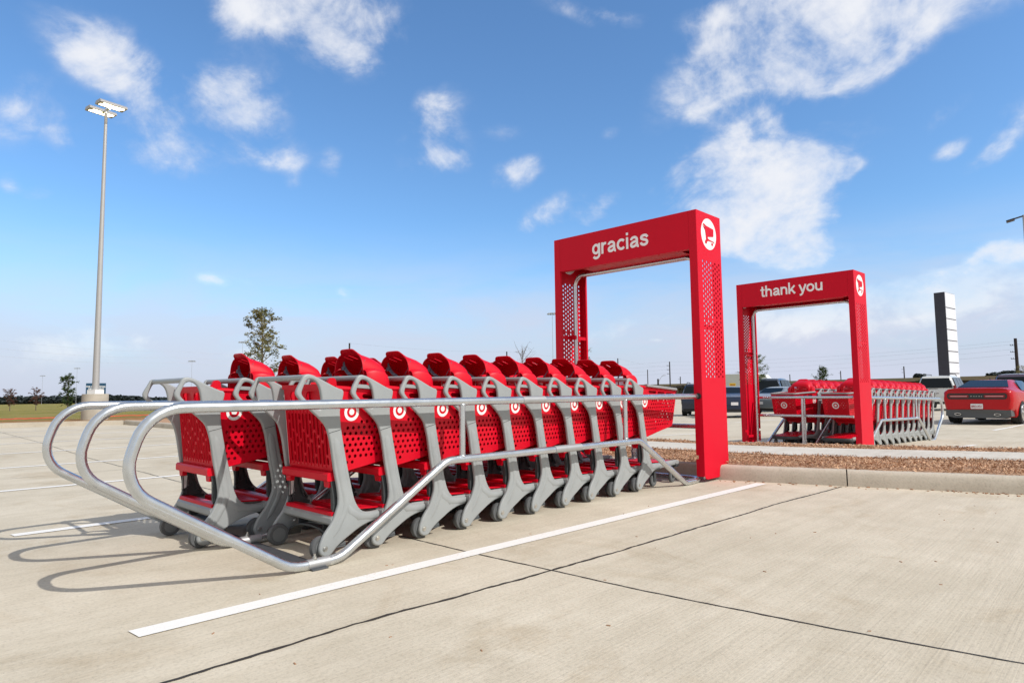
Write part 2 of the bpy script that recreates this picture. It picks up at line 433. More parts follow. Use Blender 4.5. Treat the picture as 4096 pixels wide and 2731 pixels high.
def make_platform():
    holes=[]
    for i in range(13):
        for j in range(-6,7):
            x=.385+.042*i; y=.031*j+(.0155 if i%2 else 0)
            if abs(y)<.19-.00*i: holes.append([(x-.014,y-.005),(x+.014,y-.005),(x+.014,y+.005),(x-.014,y+.005)])
    me=flip(remap(plate([(.355,-.238),(.94,-.21),(.985,-.15),(.985,.15),(.94,.21),(.355,.238)],holes,.010,.003),lambda x,y,w: Vector((x,y,.252-.042*min(1,max(0,(x-.35)/.5))+w))))
    bm=BM(); extr(bm,[(.190,.236),(.190,.252),(.197,.259),(.262,.255),(.268,.236)],.556,lambda u,v,w: Vector((u,w,v))); box(bm,(.345,-.236,.18),(.357,.236,.248)); bmesh.ops.recalc_face_normals(bm,faces=bm.faces)
    m=bpy.data.meshes.new('x'); bm.to_mesh(m); bm.free(); me=join([me,m]); shade(me,30); return me
def make_nose():
    bm=BM(); P=fillet([(.90,-.236,.186),(1.0,-.225,.180),(1.045,-.14,.178),(1.045,.14,.178),(1.0,.225,.180),(.90,.236,.186)],.07,5); prev=None
    for i,p in enumerate(P):
        t=(P[min(i+1,len(P)-1)]-P[max(i-1,0)]).normalized(); n=Vector((t.y,-t.x,0)).normalized()
        r=[bm.verts.new(p+n*a+Vector((0,0,b))) for a,b in ((-.02,.028),(.004,.030),(.014,.020),(.018,-.010),(.008,-.026),(-.02,-.028))]
        if prev:
            for k in range(6): bm.faces.new((prev[k],prev[(k+1)%6],r[(k+1)%6],r[k]))
        else: bm.faces.new(r)
        prev=r
    bm.faces.new(prev[::-1]); bmesh.ops.recalc_face_normals(bm,faces=bm.faces)
    m=bpy.data.meshes.new('x'); bm.to_mesh(m); bm.free(); shade(m,40); return m
def make_crossbars():
    bm=BM(); extr(bm,smoothpoly([(.178,.180),(.178,.238),(.242,.236),(.242,.180)],1),.584,lambda u,v,w: Vector((u,w,v)))
    m0=bpy.data.meshes.new('x'); bmesh.ops.recalc_face_normals(bm,faces=bm.faces); bm.to_mesh(m0); bm.free(); bm=BM()
    # under-arch between the two rear feet with ribs
    for (ya,za),(yb,zb) in zip([(-.275,.06),(-.255,.095),(-.20,.125),(-.12,.145),(0,.152),(.12,.145),(.20,.125),(.255,.095)],[(-.255,.095),(-.20,.125),(-.12,.145),(0,.152),(.12,.145),(.20,.125),(.255,.095),(.275,.06)]):
        q=[bm.verts.new(p) for p in ((.205,ya,za),(.205,yb,zb),(.29,yb,zb),(.29,ya,za))]; bm.faces.new(q)
        q2=[bm.verts.new(p) for p in ((.205,ya,za-.011),(.205,yb,zb-.011),(.29,yb,zb-.011),(.29,ya,za-.011))]; bm.faces.new(q2[::-1])
        bm.faces.new((q[0],q2[0],q2[1],q[1])); bm.faces.new((q[3],q[2],q2[2],q2[3]))
    for y in (-.15,.15):
        z=.146-.9*max(abs(y)-.1,0)**1.6*1.4; box(bm,(.21,y-.003,z-.003),(.285,y+.003,.195))
    box(bm,(.281,-.255,.125),(.2852,.255,.198))
    bmesh.ops.recalc_face_normals(bm,faces=bm.faces)
    m=bpy.data.meshes.new('x'); bm.to_mesh(m); bm.free(); return m0,m
def make_gussets(s):
    # ribbed inner faces of the legs (dark underside of the moulding) and the arms under the basket
    bm=BM()
    if 1:
        o=-(HW-.03)*s
        extr(bm,[(.20,.25),(.24,.25),(.33,.262),(.37,.25),(.36,.235),(.20,.235)],.008,lambda u,v,w: Vector((u,o+w,v)))
        P=[(.185,.44),(.255,.44),(.272,.36),(.30,.30),(.34,.265),(.20,.255),(.205,.32),(.195,.38)]
        extr(bm,P,.006,lambda u,v,w: Vector((u,o*.965+w,v)))
        for (a,b) in (((.20,.43),(.205,.27)),((.235,.43),(.225,.27)),((.262,.42),(.30,.29)),((.205,.27),(.25,.34)),((.20,.30),(.262,.33)),((.18,.445),(.26,.445)),((.27,.37),(.33,.275))):
            A=Vector((a[0],o*.93,a[1]));B=Vector((b[0],o*.93,b[1])); d=(B-A).normalized(); n=Vector((-d.z,0,d.x))*.003
            for w0,w1 in ((-.012,.012),):
                vs=[bm.verts.new(p+Vector((0,w,0))) for w in (w0,w1) for p in (A-n,B-n,B+n,A+n)]
                for f in ((0,1,2,3),(7,6,5,4),(0,4,5,1),(1,5,6,2),(2,6,7,3),(3,7,4,0)): bm.faces.new([vs[i] for i in f])
    bmesh.ops.recalc_face_normals(bm,faces=bm.faces)
    m=bpy.data.meshes.new('x'); bm.to_mesh(m); bm.free(); return m
def make_wheel(r,w,n=28):
    bm=BM(); P=[(r*.60,-w*.42),(r*.80,-w*.46),(r*.93,-w*.44),(r*.99,-w*.25),(r,0),(r*.99,w*.25),(r*.93,w*.44),(r*.80,w*.46),(r*.60,w*.42)]
    rows=[[bm.verts.new((a*math.cos(2*PI*k/n),b,a*math.sin(2*PI*k/n))) for k in range(n)] for a,b in P]
    for a,b in zip(rows,rows[1:]):
        for k in range(n): bm.faces.new((a[k],a[(k+1)%n],b[(k+1)%n],b[k]))
    bmesh.ops.recalc_face_normals(bm,faces=bm.faces)
    m=bpy.data.meshes.new('t'); bm.to_mesh(m); bm.free(); shade(m,50)
    bm=BM(); cyl(bm,(0,0,0),(0,1,0),r*.78,w*.80,n,mi=1); cyl(bm,(0,0,0),(0,1,0),r*.64,w*.96,n)
    h=bpy.data.meshes.new('h'); bm.to_mesh(h); bm.free(); shade(h,40); return m,h
SIDE=[make_side(1),make_side(-1)]
BASK=make_basket(); TRIM=make_trim(); FLAP=make_flap(); HOOD=make_hood(); STR=make_strap(); CUP=make_cupholder()
PLAT=make_platform(); NOSE=make_nose(); CROSS,UARCH=make_crossbars(); GUS=[make_gussets(1),make_gussets(-1)]; RW,RH=make_wheel(.067,.042); FW_,FH=make_wheel(.055,.030)
LS=[logo_side(1),logo_side(-1)]; LF=logo_front()
FC,FO=place_flap(True),place_flap(False)
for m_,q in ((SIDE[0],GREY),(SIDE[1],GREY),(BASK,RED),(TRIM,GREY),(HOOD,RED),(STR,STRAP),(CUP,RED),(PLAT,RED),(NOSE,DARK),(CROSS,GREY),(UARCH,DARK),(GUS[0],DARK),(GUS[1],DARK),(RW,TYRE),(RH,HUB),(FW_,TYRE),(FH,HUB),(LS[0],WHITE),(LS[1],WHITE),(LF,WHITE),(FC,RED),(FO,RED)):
    m_.materials.clear(); m_.materials.append(q)
    if m_ in (RH,FH): m_.materials.append(BLACK)
bm=BM(); tube(bm,[(.008,-.300,1.046),(.008,.300,1.046)],.0165,14); HB=bpy.data.meshes.new('handle'); bm.to_mesh(HB); bm.free(); shade(HB,50); HB.materials.append(GREY)
SEAM=[]
for s in (1,-1):
    bm=BM(); y0=-(HW+.0012)*s
    P0=.131
    a=[(.149,.722),(.158,.7235),(.17,.7275),(.20,.733),(.229,.741)]
    for p,q in zip(a,a[1:]):
        d=-.0035*s
        q4=[bm.verts.new((p[0],y0+.0*s,p[1]-.0014)),bm.verts.new((q[0],y0,q[1]-.0014)),bm.verts.new((q[0],y0,q[1]+.0014)),bm.verts.new((p[0],y0,p[1]+.0014))]
        bm.faces.new(q4)
    q_=bpy.data.meshes.new('seam'); bm.to_mesh(q_); bm.free(); q_.materials.append(BLACK); SEAM.append(q_)
bm=BM(); cyl(bm,(0,0,0),(0,1,0),.0095,.010,10); cyl(bm,(0,0,0),(0,1,0),.0155,.004,18); BLT=bpy.data.meshes.new('bolt'); bm.to_mesh(BLT); bm.free(); BLT.materials.append(BOLT)
bm=BM()
for s in (1,-1): box(bm,(-.012,-.021*s-.003,-.006),(.028,-.021*s+.003,.075))
box(bm,(-.012,-.024,.062),(.03,.024,.078)); cyl(bm,(.012,0,.09),(0,0,1),.022,.03,16)
FORK=bpy.data.meshes.new('fork'); bm.to_mesh(FORK); bm.free(); FORK.materials.append(DARK)
# paper label on the inner leg
bm=BM(); box(bm,(.198,.2545,.305),(.236,.2555,.395)); STK=bpy.data.meshes.new('sticker'); bm.to_mesh(STK); bm.free(); STK.materials.append(STICK)
bm=BM()
for i in range(3): box(bm,(.206+.008*i,.2538,.33+.004*i),(.2068+.008*i,.2544,.375-.006*i))
INKM=bpy.data.meshes.new('ink'); bm.to_mesh(INKM); bm.free(); INKM.materials.append(INK)
def make_cart(hood,closed):
    t=thing('shopping_cart','-','shopping cart')
    for s in (0,1): obj('frame_seam',SEAM[s],None,obj('side_frame',SIDE[s],None,t))
    obj('handle',HB,None,t)
    b=obj('basket',BASK,None,t); obj('basket_rim',TRIM,None,b)
    obj('round_emblem',LS[0],None,b); obj('round_emblem',LS[1],None,b); obj('round_emblem',LF,None,b)
    obj('rear_gate',FC if closed else FO,None,t)
    if hood: h=obj('child_seat',HOOD,None,t); obj('seat_strap',STR,None,h)
    else: obj('cup_holder',CUP,None,t)
    p=obj('lower_platform',PLAT,None,t); obj('platform_bumper',NOSE,None,p)
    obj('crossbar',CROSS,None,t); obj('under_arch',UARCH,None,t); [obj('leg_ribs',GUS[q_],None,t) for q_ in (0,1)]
    if closed:
        k=obj('paper_label',STK,None,t); obj('label_print',INKM,None,k)
    for s in (1,-1):
        w=obj('wheel',RW,None,t); w.location=(.130,-.264*s,.067); obj('wheel_hub',RH,None,w)
        q=obj('axle_bolt',BLT,None,w); q.location=(.002,-.0485*s,-.001)
        f=obj('caster_wheel',FW_,None,t); f.location=(.905,-.2*s,.055); obj('wheel_hub',FH,None,f); obj('caster_fork',FORK,None,f)
    return t
CART_A=make_cart(False,True); CART_B=make_cart(True,False)
used=set()
def gz(x,y):
    a=min(max((x-7.8)/8,0),1)*.2+min(max((x-15.8)/6,0),1)*.05
    s=min(max((x-16)/16,0),1); return -a-s*.02*min(max(y,0),20)
ORD=['nearest','second','third','fourth','fifth','sixth','seventh','eighth','ninth','tenth','eleventh','twelfth','thirteenth']
def place_cart(proto,loc,rz,label,group):
    o=proto if proto.name not in used else copy_tree(proto)
    used.add(proto.name); o.location=loc; o.rotation_euler=(0,0,rz); tag(o,label,'shopping cart',group); return o
SP=.3616
for i in range(10):
    if i==0: l='nearest cart of the right-hand row in the front corral, without child seat hood'
    elif i==9: l='last cart of the right-hand front row, its basket reaching toward the gracias archway'
    else: l=f'{ORD[i]} cart from the near end in the right-hand nested row of the front corral'
    place_cart(CART_A if i==0 else CART_B,(SP*i+random.uniform(-.006,.006),.43+random.uniform(-.004,.004),0),random.uniform(-.006,.006),l,'carts nested in the right row of the front corral')
for i in range(11):
    if i==0: l='red basket cart without hood, nearest of the left-hand row behind the middle rail'
    elif i==10: l='farthest nested cart of the left-hand row, beside the left post of the gracias archway'
    else: l=f'{ORD[i]} cart from the near end in the left-hand nested row of the front corral'
    place_cart(CART_A if i==0 else CART_B,(-.365+SP*i,1.262,0),random.uniform(-.006,.006),l,'carts nested in the left row of the front corral')
# ================================================================ CORRAL RAILINGS
RT=.0265
def make_rail_mesh(y):
    bm=BM()
    P=[(4.345,y,.882),(-.850,y,.893),(-.958,y,.545),(-.135,y,.028),(.150,y,.028),(.945,y,.505),(3.23,y,.492),(4.03,y,.028),(4.22,y,.028)]
    tube(bm,fillet(P,[0,.21,.20,.24,.2,.16,.16,.10,0],8),RT,18)
    for x in (1.08,3.01):
        tube(bm,[(x,y,.505 if x<2 else .495),(x,y,.885)],.0215,14)
        for zz in (.528,.864): tube(bm,[(x+.0225*math.cos(2*PI*k/14),y+.0225*math.sin(2*PI*k/14),zz+.004*math.cos(4*PI*k/14)*(1 if zz<.7 else -1)) for k in range(15)],.0042,6,False)
    m=bpy.data.meshes.new('rail'); bm.to_mesh(m); bm.free(); shade(m,60); return m
def make_railing(label):
    t=thing('corral_railing',label,'cart corral railing',group='steel cart corral railings')
    for y in (0,.845,1.69):
        r=obj('hoop_rail',make_rail_mesh(y),STEEL,t)
        bm=BM(); 
        bm.free()
        for a_,b_ in (((1.67,y,.8875),(1.92,y,.8872)),((2.03,y,.4985),(2.36,y,.4965)),((-.045,y,.028),(.085,y,.028))):
            bm=BM(); tube(bm,[a_,b_],RT+.0022,18); m=bpy.data.meshes.new('s'); bm.to_mesh(m); bm.free(); shade(m,50); obj('pipe_sleeve',m,SLEEVE,r)
        bm=BM(); cyl(bm,(0,y,.0565),(0,0,1),.017,.004,14); cyl(bm,(0,y,.063),(0,0,1),.011,.011,6); cyl(bm,(0,y,.074),(0,0,1),.006,.013,8)
        m=bpy.data.meshes.new('b'); bm.to_mesh(m); bm.free(); obj('anchor_bolt',m,BOLT,r)
    bm=BM(); box(bm,(-.035,-.045,.001),(.060,1.735,.009)); obj('base_plate',bm,PLATE,t)
    x=4.40
    for z in (.882,.566,.030):
        bm=BM(); tube(bm,[(x,.06,z),(x,1.63,z)],.024,14); m=bpy.data.meshes.new('c'); bm.to_mesh(m); bm.free(); shade(m,50); obj('cross_rail',m,STEEL,t)
    for dx in (0,.075):
        bm=BM(); tube(bm,[(x+dx-.001,.845,.0),(x+dx-.001,.845,.86)],.0225,14); m=bpy.data.meshes.new('c'); bm.to_mesh(m); bm.free(); shade(m,50)
        p=obj('middle_post',m,STEEL,t)
        if not dx:
            bm=BM()
            for z in (.27,.62):
                cyl(bm,(x-.02,.845,z),(1,0,0),.014,.03,12)
            obj('post_bolt',bm,BOLT,p)
    bm=BM(); bm.free()
    for Pf in ([(4.20,0,.028),(4.40,.02,.028),(4.40,.2,.028)],[(4.20,1.69,.028),(4.40,1.67,.028),(4.40,1.49,.028)]):
        bm=BM(); tube(bm,fillet(Pf,.12,6),RT-.001,16); m=bpy.data.meshes.new('c'); bm.to_mesh(m); bm.free(); shade(m,50); obj('floor_rail',m,STEEL,t)
    return t
# ================================================================ ARCHWAY
YR,YL,XF,XB,HT=-.06,1.89,4.32,4.86,2.845
def make_arch(label,words,rear=False,fs=.24):
    """XF is the face towards the carts; writing goes on the face that looks at the camera"""
    t=thing('corral_archway',label,'archway',group='red archways over the cart corrals')
    th=.006
    def side_panel(y,s):
        holes=[]
        for zb,nr in ((1.085,12),(1.72,12)):
            for i in range(9):
                for j in range(nr):
                    z=zb+.0535*j+(.0268 if i%2 else 0)
                    if j==nr-1 and i%2: continue
                    holes.append(circ(4.435+.0455*i,z,.0143,12))
        holes.append(circ(4.59,2.62,.172,40))
        out=[(XF,HT),(XF,.09),(XF+.02,.045),(XF+.06,.03),(XB-.06,.03),(XB-.02,.045),(XB,.09),(XB,HT)]
        pm=flip(remap(plate(out,holes,th),lambda x,z,w: Vector((x,y+w,z))))
        bm=BM()
        ya,yb=(y+.003,y+.088) if s>0 else (y-.088,y-.003)
        for xa,xb in ((XF,XF+th),(XB-th,XB)):
            for z0,z1 in ((.06,.235),(.275,HT)):
                box(bm,(xa,ya,z0),(xb,yb,z1))
            box(bm,(xa,ya if s>0 else yb-.055,.2352) if 0 else (xa,(ya if s>0 else ya+.028),.2352),(xb,(yb-.028 if s>0 else yb),.2748))
        yr=(yb-th,yb) if s>0 else (ya,ya+th)
        for xa,xb in ((XF+th,XF+.03),(XB-.03,XB-th)): box(bm,(xa,yr[0],.28),(xb,yr[1],HT-.42))
        m=bpy.data.meshes.new('x'); bm.to_mesh(m); bm.free()
        p=obj('post',join([pm,m]),PAINT,t)
        disc=plate(circ(4.59,2.62,.1705,48),[],.004)
        w0=.004 if s>0 else -.004
        d=obj('sign_disc',flip(remap(disc,lambda x,z,w: Vector((x,y+w+w0*-0,z)))),WHITE,p)
        # cart pictogram
        def F(u,v,w): return Vector((4.59+(u if s>0 else -u),y-(.0045+w)*(1 if s>0 else -1),2.62+v))
        body=[(-.112,.103),(-.100,.101),(-.060,.0855),(.104,.069),(.107,.062),(.103,-.008),(.094,-.0155),(-.028,-.032),(-.026,-.046),(-.004,-.058),(.108,-.068),(.121,-.083),(.113,-.084),(.098,-.075),(-.0175,-.075),(-.040,-.086),(-.052,-.080),(-.063,-.066),(-.070,-.022),(-.081,.033),(-.126,.073),(-.124,.090)]
        hol=[[(-.113,.092),(-.104,.091),(-.096,.07),(-.079,.045),(-.085,.044),(-.117,.074)]]
        for i in range(7):
            for j in range(5):
                if (i+j)%2==0: hol.append(circ(.002+.0145*i,-.006+.0125*j,.0038,6))
        pic=plate(body,hol,.002); w1=plate(circ(-.069,-.092,.021,18),[],.002); w2=plate(circ(.070,-.101,.017,16),[],.002)
        obj('cart_pictogram',flip(remap(join([pic,w1,w2]),F)),PAINT,d)
        return p
    side_panel(YR,1); side_panel(YL,-1)
    bm=BM(); ya,yb=YR+.090,YL-.090; zb=2.435
    for xa,xb in ((XF,XF+th),(XB-th,XB)): box(bm,(xa,ya,zb),(xb,yb,HT))
    box(bm,(XF+.0065,YR+.004,HT-.010),(XB-.0065,YL-.004,HT-.002))
    box(bm,(XF+.0065,ya,zb),(XF+.075,yb,zb+.006)); box(bm,(XB-.075,ya,zb),(XB-.0065,yb,zb+.006))
    box(bm,(XF+.0065,ya+.2,zb+.03),(XB-.0065,yb-.2,zb+.036))
    for i in range(7):
        y=ya+.15+i*.24; cyl(bm,(XF+.04,y,zb-.003),(0,0,1),.007,.006,8); cyl(bm,(XB-.04,y,zb-.003),(0,0,1),.007,.006,8)
    beam=obj('beam',bm,PAINT,t)
    if not rear: f=lambda a,b,w: Vector((XF-w,.908-a,2.560+b))
    else:       f=lambda a,b,w: Vector((XB+w,.905+a,2.576+b))
    obj('lettering',lettering(words,.1355,f,.222),LETTER,beam)
    # inner pipe frame and its clamps
    bm=BM(); xc=4.55
    tube(bm,fillet([(xc,YR+.135,.0),(xc,YR+.135,2.395),(xc,YL-.135,2.395),(xc,YL-.135,.0)],.13,8),.0245,16)
    m=bpy.data.meshes.new('p'); bm.to_mesh(m); bm.free(); shade(m,50); pf=obj('pipe_frame',m,STEEL,t)
    for y,s in ((YR,1),(YL,-1)):
        for z in (1.62,.16):
            bm=BM(); box(bm,(XF+.007,min(y+.062*s,y+.080*s),z-.02),(xc-.0,max(y+.062*s,y+.080*s),z+.02)); box(bm,(xc+.0,min(y+.062*s,y+.08*s),z-.02),(XB-.007,max(y+.062*s,y+.08*s),z+.02)); box(bm,(xc-.03,min(y+.07*s,y+.135*s),z-.02),(xc-.015,max(y+.07*s,y+.135*s),z+.02))
            cyl(bm,(xc-.03,y+.135*s,z),(1,0,0),.03,.03,16)
            obj('clamp_bracket',bm,PAINT,t)
    if True:
        bm=BM(); cyl(bm,(XF-.002,YR+.042,.882),(1,0,0),.033,.012,18); obj('rubber_grommet',bm,BLACK,t)
    return t
rail1=make_railing('galvanised steel hoop railing around two rows of carts in the foreground')
rail1['category']='cart corral railing'
arch1=make_arch('tall red archway lettered gracias at the far end of the front corral','gracias')
# second corral: the same turned round, behind the planted island
RZ2=PI-.035; CX2,CY2=9.17,.835
def loc2(x,y,z=0):
    d=Vector((x-XB,y-.8675)); c,s=math.cos(RZ2),math.sin(RZ2)
    X=CX2+c*d.x-s*d.y; Y=CY2+s*d.x+c*d.y
    return Vector((X,Y,z+gz2(X)))
def gz2(x): return -.085-.022*(x-9.17)
def place2(o,x=0,y=0):
    o.location=loc2(x,y); o.rotation_euler=(0,math.atan(-.024)*-1*-1,RZ2)
rail2=copy_tree(rail1); tag(rail2,'steel hoop railing of the far corral, beyond the mulch island','cart corral railing','steel cart corral railings')
place2(rail2)
arch2=make_arch('smaller looking red archway lettered thank you on the far corral','thank you',rear=True,fs=.232)
arch2.location=loc2(0,-.0); arch2.rotation_euler=(0,0,RZ2); arch2.location.z=-.04
for row,(yy,nm) in enumerate(((1.31,'right-hand'),(.44,'left-hand'))):
    for i in range(12):
        lx=3.254-SP*i+.02
        o=copy_tree(CART_B)
        if i==0: l=f'front cart of the {nm} row in the far corral, nose toward camera'
        elif i==11: l=f'rearmost cart of the {nm} row in the far corral, farthest from its archway'
        else: l=f'{ORD[i]} cart from the archway, {nm} row of the far corral'
        place2(o,lx,yy); tag(o,l,'shopping cart',f'carts nested in the {nm} row of the far corral')
# ================================================================ GROUND
def concrete(name,base=(.57,.513,.41),broom=True,ang=0.0):
    m=bpy.data.materials.new(name); m.use_nodes=True; nt=m.node_tree; N=nt.nodes; L=nt.links; b=N['Principled BSDF']
    b.inputs['Roughness'].default_value=.85; b.inputs['Specular IOR Level'].default_value=.25
    tc=N.new('ShaderNodeTexCoord')
    def noise(scale,detail=6,rough=.6,vec=None,dist=0):
        n=N.new('ShaderNodeTexNoise'); n.inputs['Scale'].default_value=scale; n.inputs['Detail'].default_value=detail; n.inputs['Roughness'].default_value=rough; n.inputs['Distortion'].default_value=dist
        L.new(vec or tc.outputs['Object'],n.inputs['Vector']); return n
    def ramp(src,stops):
        r=N.new('ShaderNodeValToRGB'); e=r.color_ramp.elements
        while len(e)<len(stops): e.new(.5)
        for i,(p,c) in enumerate(stops): e[i].position=p; e[i].color=(c,c,c,1) if isinstance(c,(int,float)) else (*c,1)
        L.new(src,r.inputs[0]); return r.outputs[0]
    def mix(mode,f,a,c):
        x=N.new('ShaderNodeMix'); x.data_type='RGBA'; x.blend_type=mode; x.clamp_result=False
        if isinstance(f,(int,float)): x.inputs[0].default_value=f
        else: L.new(f,x.inputs[0])
        for s,v in ((6,a),(7,c)):
            if isinstance(v,tuple): x.inputs[s].default_value=(*v,1)
            else: L.new(v,x.inputs[s])
        return x.outputs[2]
    big=noise(.55,5,.6,dist=.6); mid=noise(3.2,6,.7); fine=noise(60,3,.7); 
    c=mix('MIX',ramp(big.outputs['Fac'],[(.3,0.),(.7,1.)]),tuple(v*.90 for v in base),(base[0]*1.08,base[1]*1.09,base[2]*1.12))
    c=mix('MULTIPLY',1,c,ramp(mid.outputs['Fac'],[(.25,(.90,.89,.87)),(.62,(1.03,1.03,1.03))]))
    c=mix('MULTIPLY',1,c,ramp(fine.outputs['Fac'],[(.30,.82),(.5,1.),(.8,1.05)]))
    # small aggregate specks and stains
    vo=N.new('ShaderNodeTexVoronoi'); vo.inputs['Scale'].default_value=42; L.new(tc.outputs['Object'],vo.inputs['Vector'])
    sp=noise(17,2); 
    k=ramp(vo.outputs['Distance'],[(.05,.0),(.13,1.)]); gate=ramp(sp.outputs['Fac'],[(.56,1.),(.66,0.)])
    kk=mix('LIGHTEN',1,k,gate); c=mix('MULTIPLY',.55,c,kk)
    st=noise(1.1,4,.5,dist=1.2); c=mix('MULTIPLY',.35,c,ramp(st.outputs['Fac'],[(.28,(.70,.66,.60)),(.40,(1.,1.,1.))]))
    mp=N.new('ShaderNodeMapping'); mp.inputs['Rotation'].default_value=(0,0,ang); mp.inputs['Scale'].default_value=(1.6,95,1)
    L.new(tc.outputs['Object'],mp.inputs['Vector']); br=noise(1,3,.6,mp.outputs[0])
    mp2=N.new('ShaderNodeMapping'); mp2.inputs['Rotation'].default_value=(0,0,ang); mp2.inputs['Scale'].default_value=(.35,9,1)
    L.new(tc.outputs['Object'],mp2.inputs['Vector']); br2=noise(1,3,.6,mp2.outputs[0])
    c=mix('MULTIPLY',.5 if broom else .0,c,ramp(br.outputs['Fac'],[(.3,.84),(.55,1.03)]))
    c=mix('MULTIPLY',.7 if broom else .0,c,ramp(br2.outputs['Fac'],[(.3,(.93,.92,.90)),(.6,(1.03,1.03,1.03))]))
    # brownish water marks and pale wear patches, a few metres across
    wm=noise(.9,7,.62,dist=1.6); c=mix('MULTIPLY',.55,c,ramp(wm.outputs['Fac'],[(.33,(.80,.74,.66)),(.46,(1.,1.,1.)),(.60,(1.,1.,1.)),(.72,(1.06,1.07,1.09))]))
    L.new(c,b.inputs['Base Color'])
    ad=N.new('ShaderNodeMath'); ad.operation='ADD'; L.new((br if broom else mid).outputs['Fac'],ad.inputs[0]); L.new(fine.outputs['Fac'],ad.inputs[1])
    bp=N.new('ShaderNodeBump'); bp.inputs['Strength'].default_value=.45; bp.inputs['Distance'].default_value=.004
    L.new(ad.outputs[0],bp.inputs['Height']); L.new(bp.outputs[0],b.inputs['Normal'])
    return m
CONC=concrete('parking_lot_concrete',ang=.30); CONC2=concrete('sidewalk_concrete',(.60,.57,.51),ang=1.2); KERB=concrete('kerb_concrete',(.50,.45,.37),False)
# lot with the front corral
bm=BM(); vs=[bm.verts.new(p) for p in ((-60,-60,0),(7.9,-60,0),(7.9,22.95,0),(-60,22.95,0))]; bm.faces.new(vs)
tag(obj('parking_lot',bm,CONC),kind='structure')
bm=BM(); xs=[7.9,9,10,11.5,13,14.5,15.8,17,19,22,26,30,36,45,60,75,95]; ys=[-60,-20,-8,-3,0,3,6,10,14,18,22,28,40,60]
g=[[bm.verts.new((x,y,gz(x,y))) for y in ys] for x in xs]
for i in range(len(xs)-1):
    for j in range(len(ys)-1):
        if ys[j]>=22 and xs[i]<30: continue
        bm.faces.new((g[i][j],g[i+1][j],g[i+1][j+1],g[i][j+1]))
o=obj('parking_lot',bm,CONC); tag(o,kind='structure')
# expansion joints: thin dark lines laid on the slab, slightly ragged
JOINT=mat('joint_sealant',(.035,.030,.026),.7,noise=.4,nscale=30)
def strip(name,P,w,z,mt,rag=0,seg=.06,parent=None):
    bm=BM(); prev=None; P=[Vector((p[0],p[1],0)) for p in P]; Q=[]
    for a,b in zip(P,P[1:]):
        n=max(1,int((b-a).length/seg)); Q+=[a.lerp(b,i/n) for i in range(n)]
    Q.append(P[-1]); dr=0
    for i,p in enumerate(Q):
        t=(Q[min(i+1,len(Q)-1)]-Q[max(i-1,0)]).normalized(); n=Vector((-t.y,t.x,0))
        dr=dr*.8+random.uniform(-1,1)*rag*.5
        h=w/2*(1+random.uniform(-.35,.35)*(1 if rag else 0)); p=p+n*dr
        zz=z+(gz(p.x,p.y) if p.x>7.8 else 0)
        r=[bm.verts.new((p+n*h).to_tuple()[:2]+(zz,)),bm.verts.new((p-n*h).to_tuple()[:2]+(zz,))]
        if prev: bm.faces.new((prev[0],prev[1],r[1],r[0]))
        prev=r
    bmesh.ops.recalc_face_normals(bm,faces=bm.faces)
    for f in bm.faces:
        if f.normal.z<0: f.normal_flip()
    return tag(obj(name,bm,mt,parent),kind='structure')
strip('expansion_joint',[(-14,-.5),(-3,-.83),(-1.04,-.90),(-.32,-.905),(.83,-.985),(1.47,-1.02),(3.56,-1.09),(4.9,-1.18)],.017,.002,JOINT,.009,.04)
strip('expansion_joint',[(1.5,22.9),(1.24,19.5),(1.09,13.15),(.87,8.6),(.83,6.3),(.80,4.2),(.80,.17),(.80,-.36),(.835,-1.0),(.85,-1.44),(.93,-2.34),(1.03,-2.95),(1.6,-7)],.010,.0025,JOINT,.005,.04)
strip('expansion_joint',[(-6,12.0),(4.6,11.6)],.012,.002,JOINT,.004,.1)
strip('expansion_joint',[(-8,6.5),(4.6,6.2)],.006,.002,JOINT,.004,.1)
LINE=mat('white_line_paint',(.80,.79,.77),.7,noise=.035,nscale=25,bump=.3,bscale=120)
def wear(m):
    nt=m.node_tree; N=nt.nodes; L=nt.links; b=N['Principled BSDF']; src=b.inputs['Base Color'].links[0].from_socket
    tc=N.new('ShaderNodeTexCoord'); n=N.new('ShaderNodeTexNoise'); n.inputs['Scale'].default_value=55; n.inputs['Detail'].default_value=6; n.inputs['Roughness'].default_value=.75; L.new(tc.outputs['Object'],n.inputs['Vector'])
    g=N.new('ShaderNodeTexNoise'); g.inputs['Scale'].default_value=1.8; g.inputs['Detail'].default_value=3; L.new(tc.outputs['Object'],g.inputs['Vector'])
    a=N.new('ShaderNodeMath'); a.operation='MULTIPLY_ADD'; L.new(g.outputs['Fac'],a.inputs[0]); a.inputs[1].default_value=.35; L.new(n.outputs['Fac'],a.inputs[2])
    r=N.new('ShaderNodeMapRange'); r.inputs[1].default_value=.79; r.inputs[2].default_value=.86; L.new(a.outputs[0],r.inputs[0])
    x=N.new('ShaderNodeMix'); x.data_type='RGBA'; L.new(r.outputs[0],x.inputs[0]); L.new(src,x.inputs[6]); x.inputs[7].default_value=(.52,.45,.34,1); L.new(x.outputs[2],b.inputs['Base Color'])
wear(LINE)
def line(x0,y0,x1,y1,w=.105,sk=.1):
    n=max(2,int(abs(x1-x0)/.5)); bm=BM(); prev=None
    for i in range(n+1):
        t=i/n; x=x0+(x1-x0)*t; y=y0+(y1-y0)*t
        zz=.004+(gz(x,y) if x>7.8 else 0)
        r=[bm.verts.new((x+sk*.0,y+w/2,zz)),bm.verts.new((x+sk*.1,y-w/2,zz))]
        if prev: bm.faces.new((prev[0],prev[1],r[1],r[0]))
        prev=r
    for f in bm.faces:
        f.normal_update()
        if f.normal.z<0: f.normal_flip()
    return tag(obj('painted_line',bm,LINE),kind='structure')
line(-.985,-.342,4.62,-.515,.108)
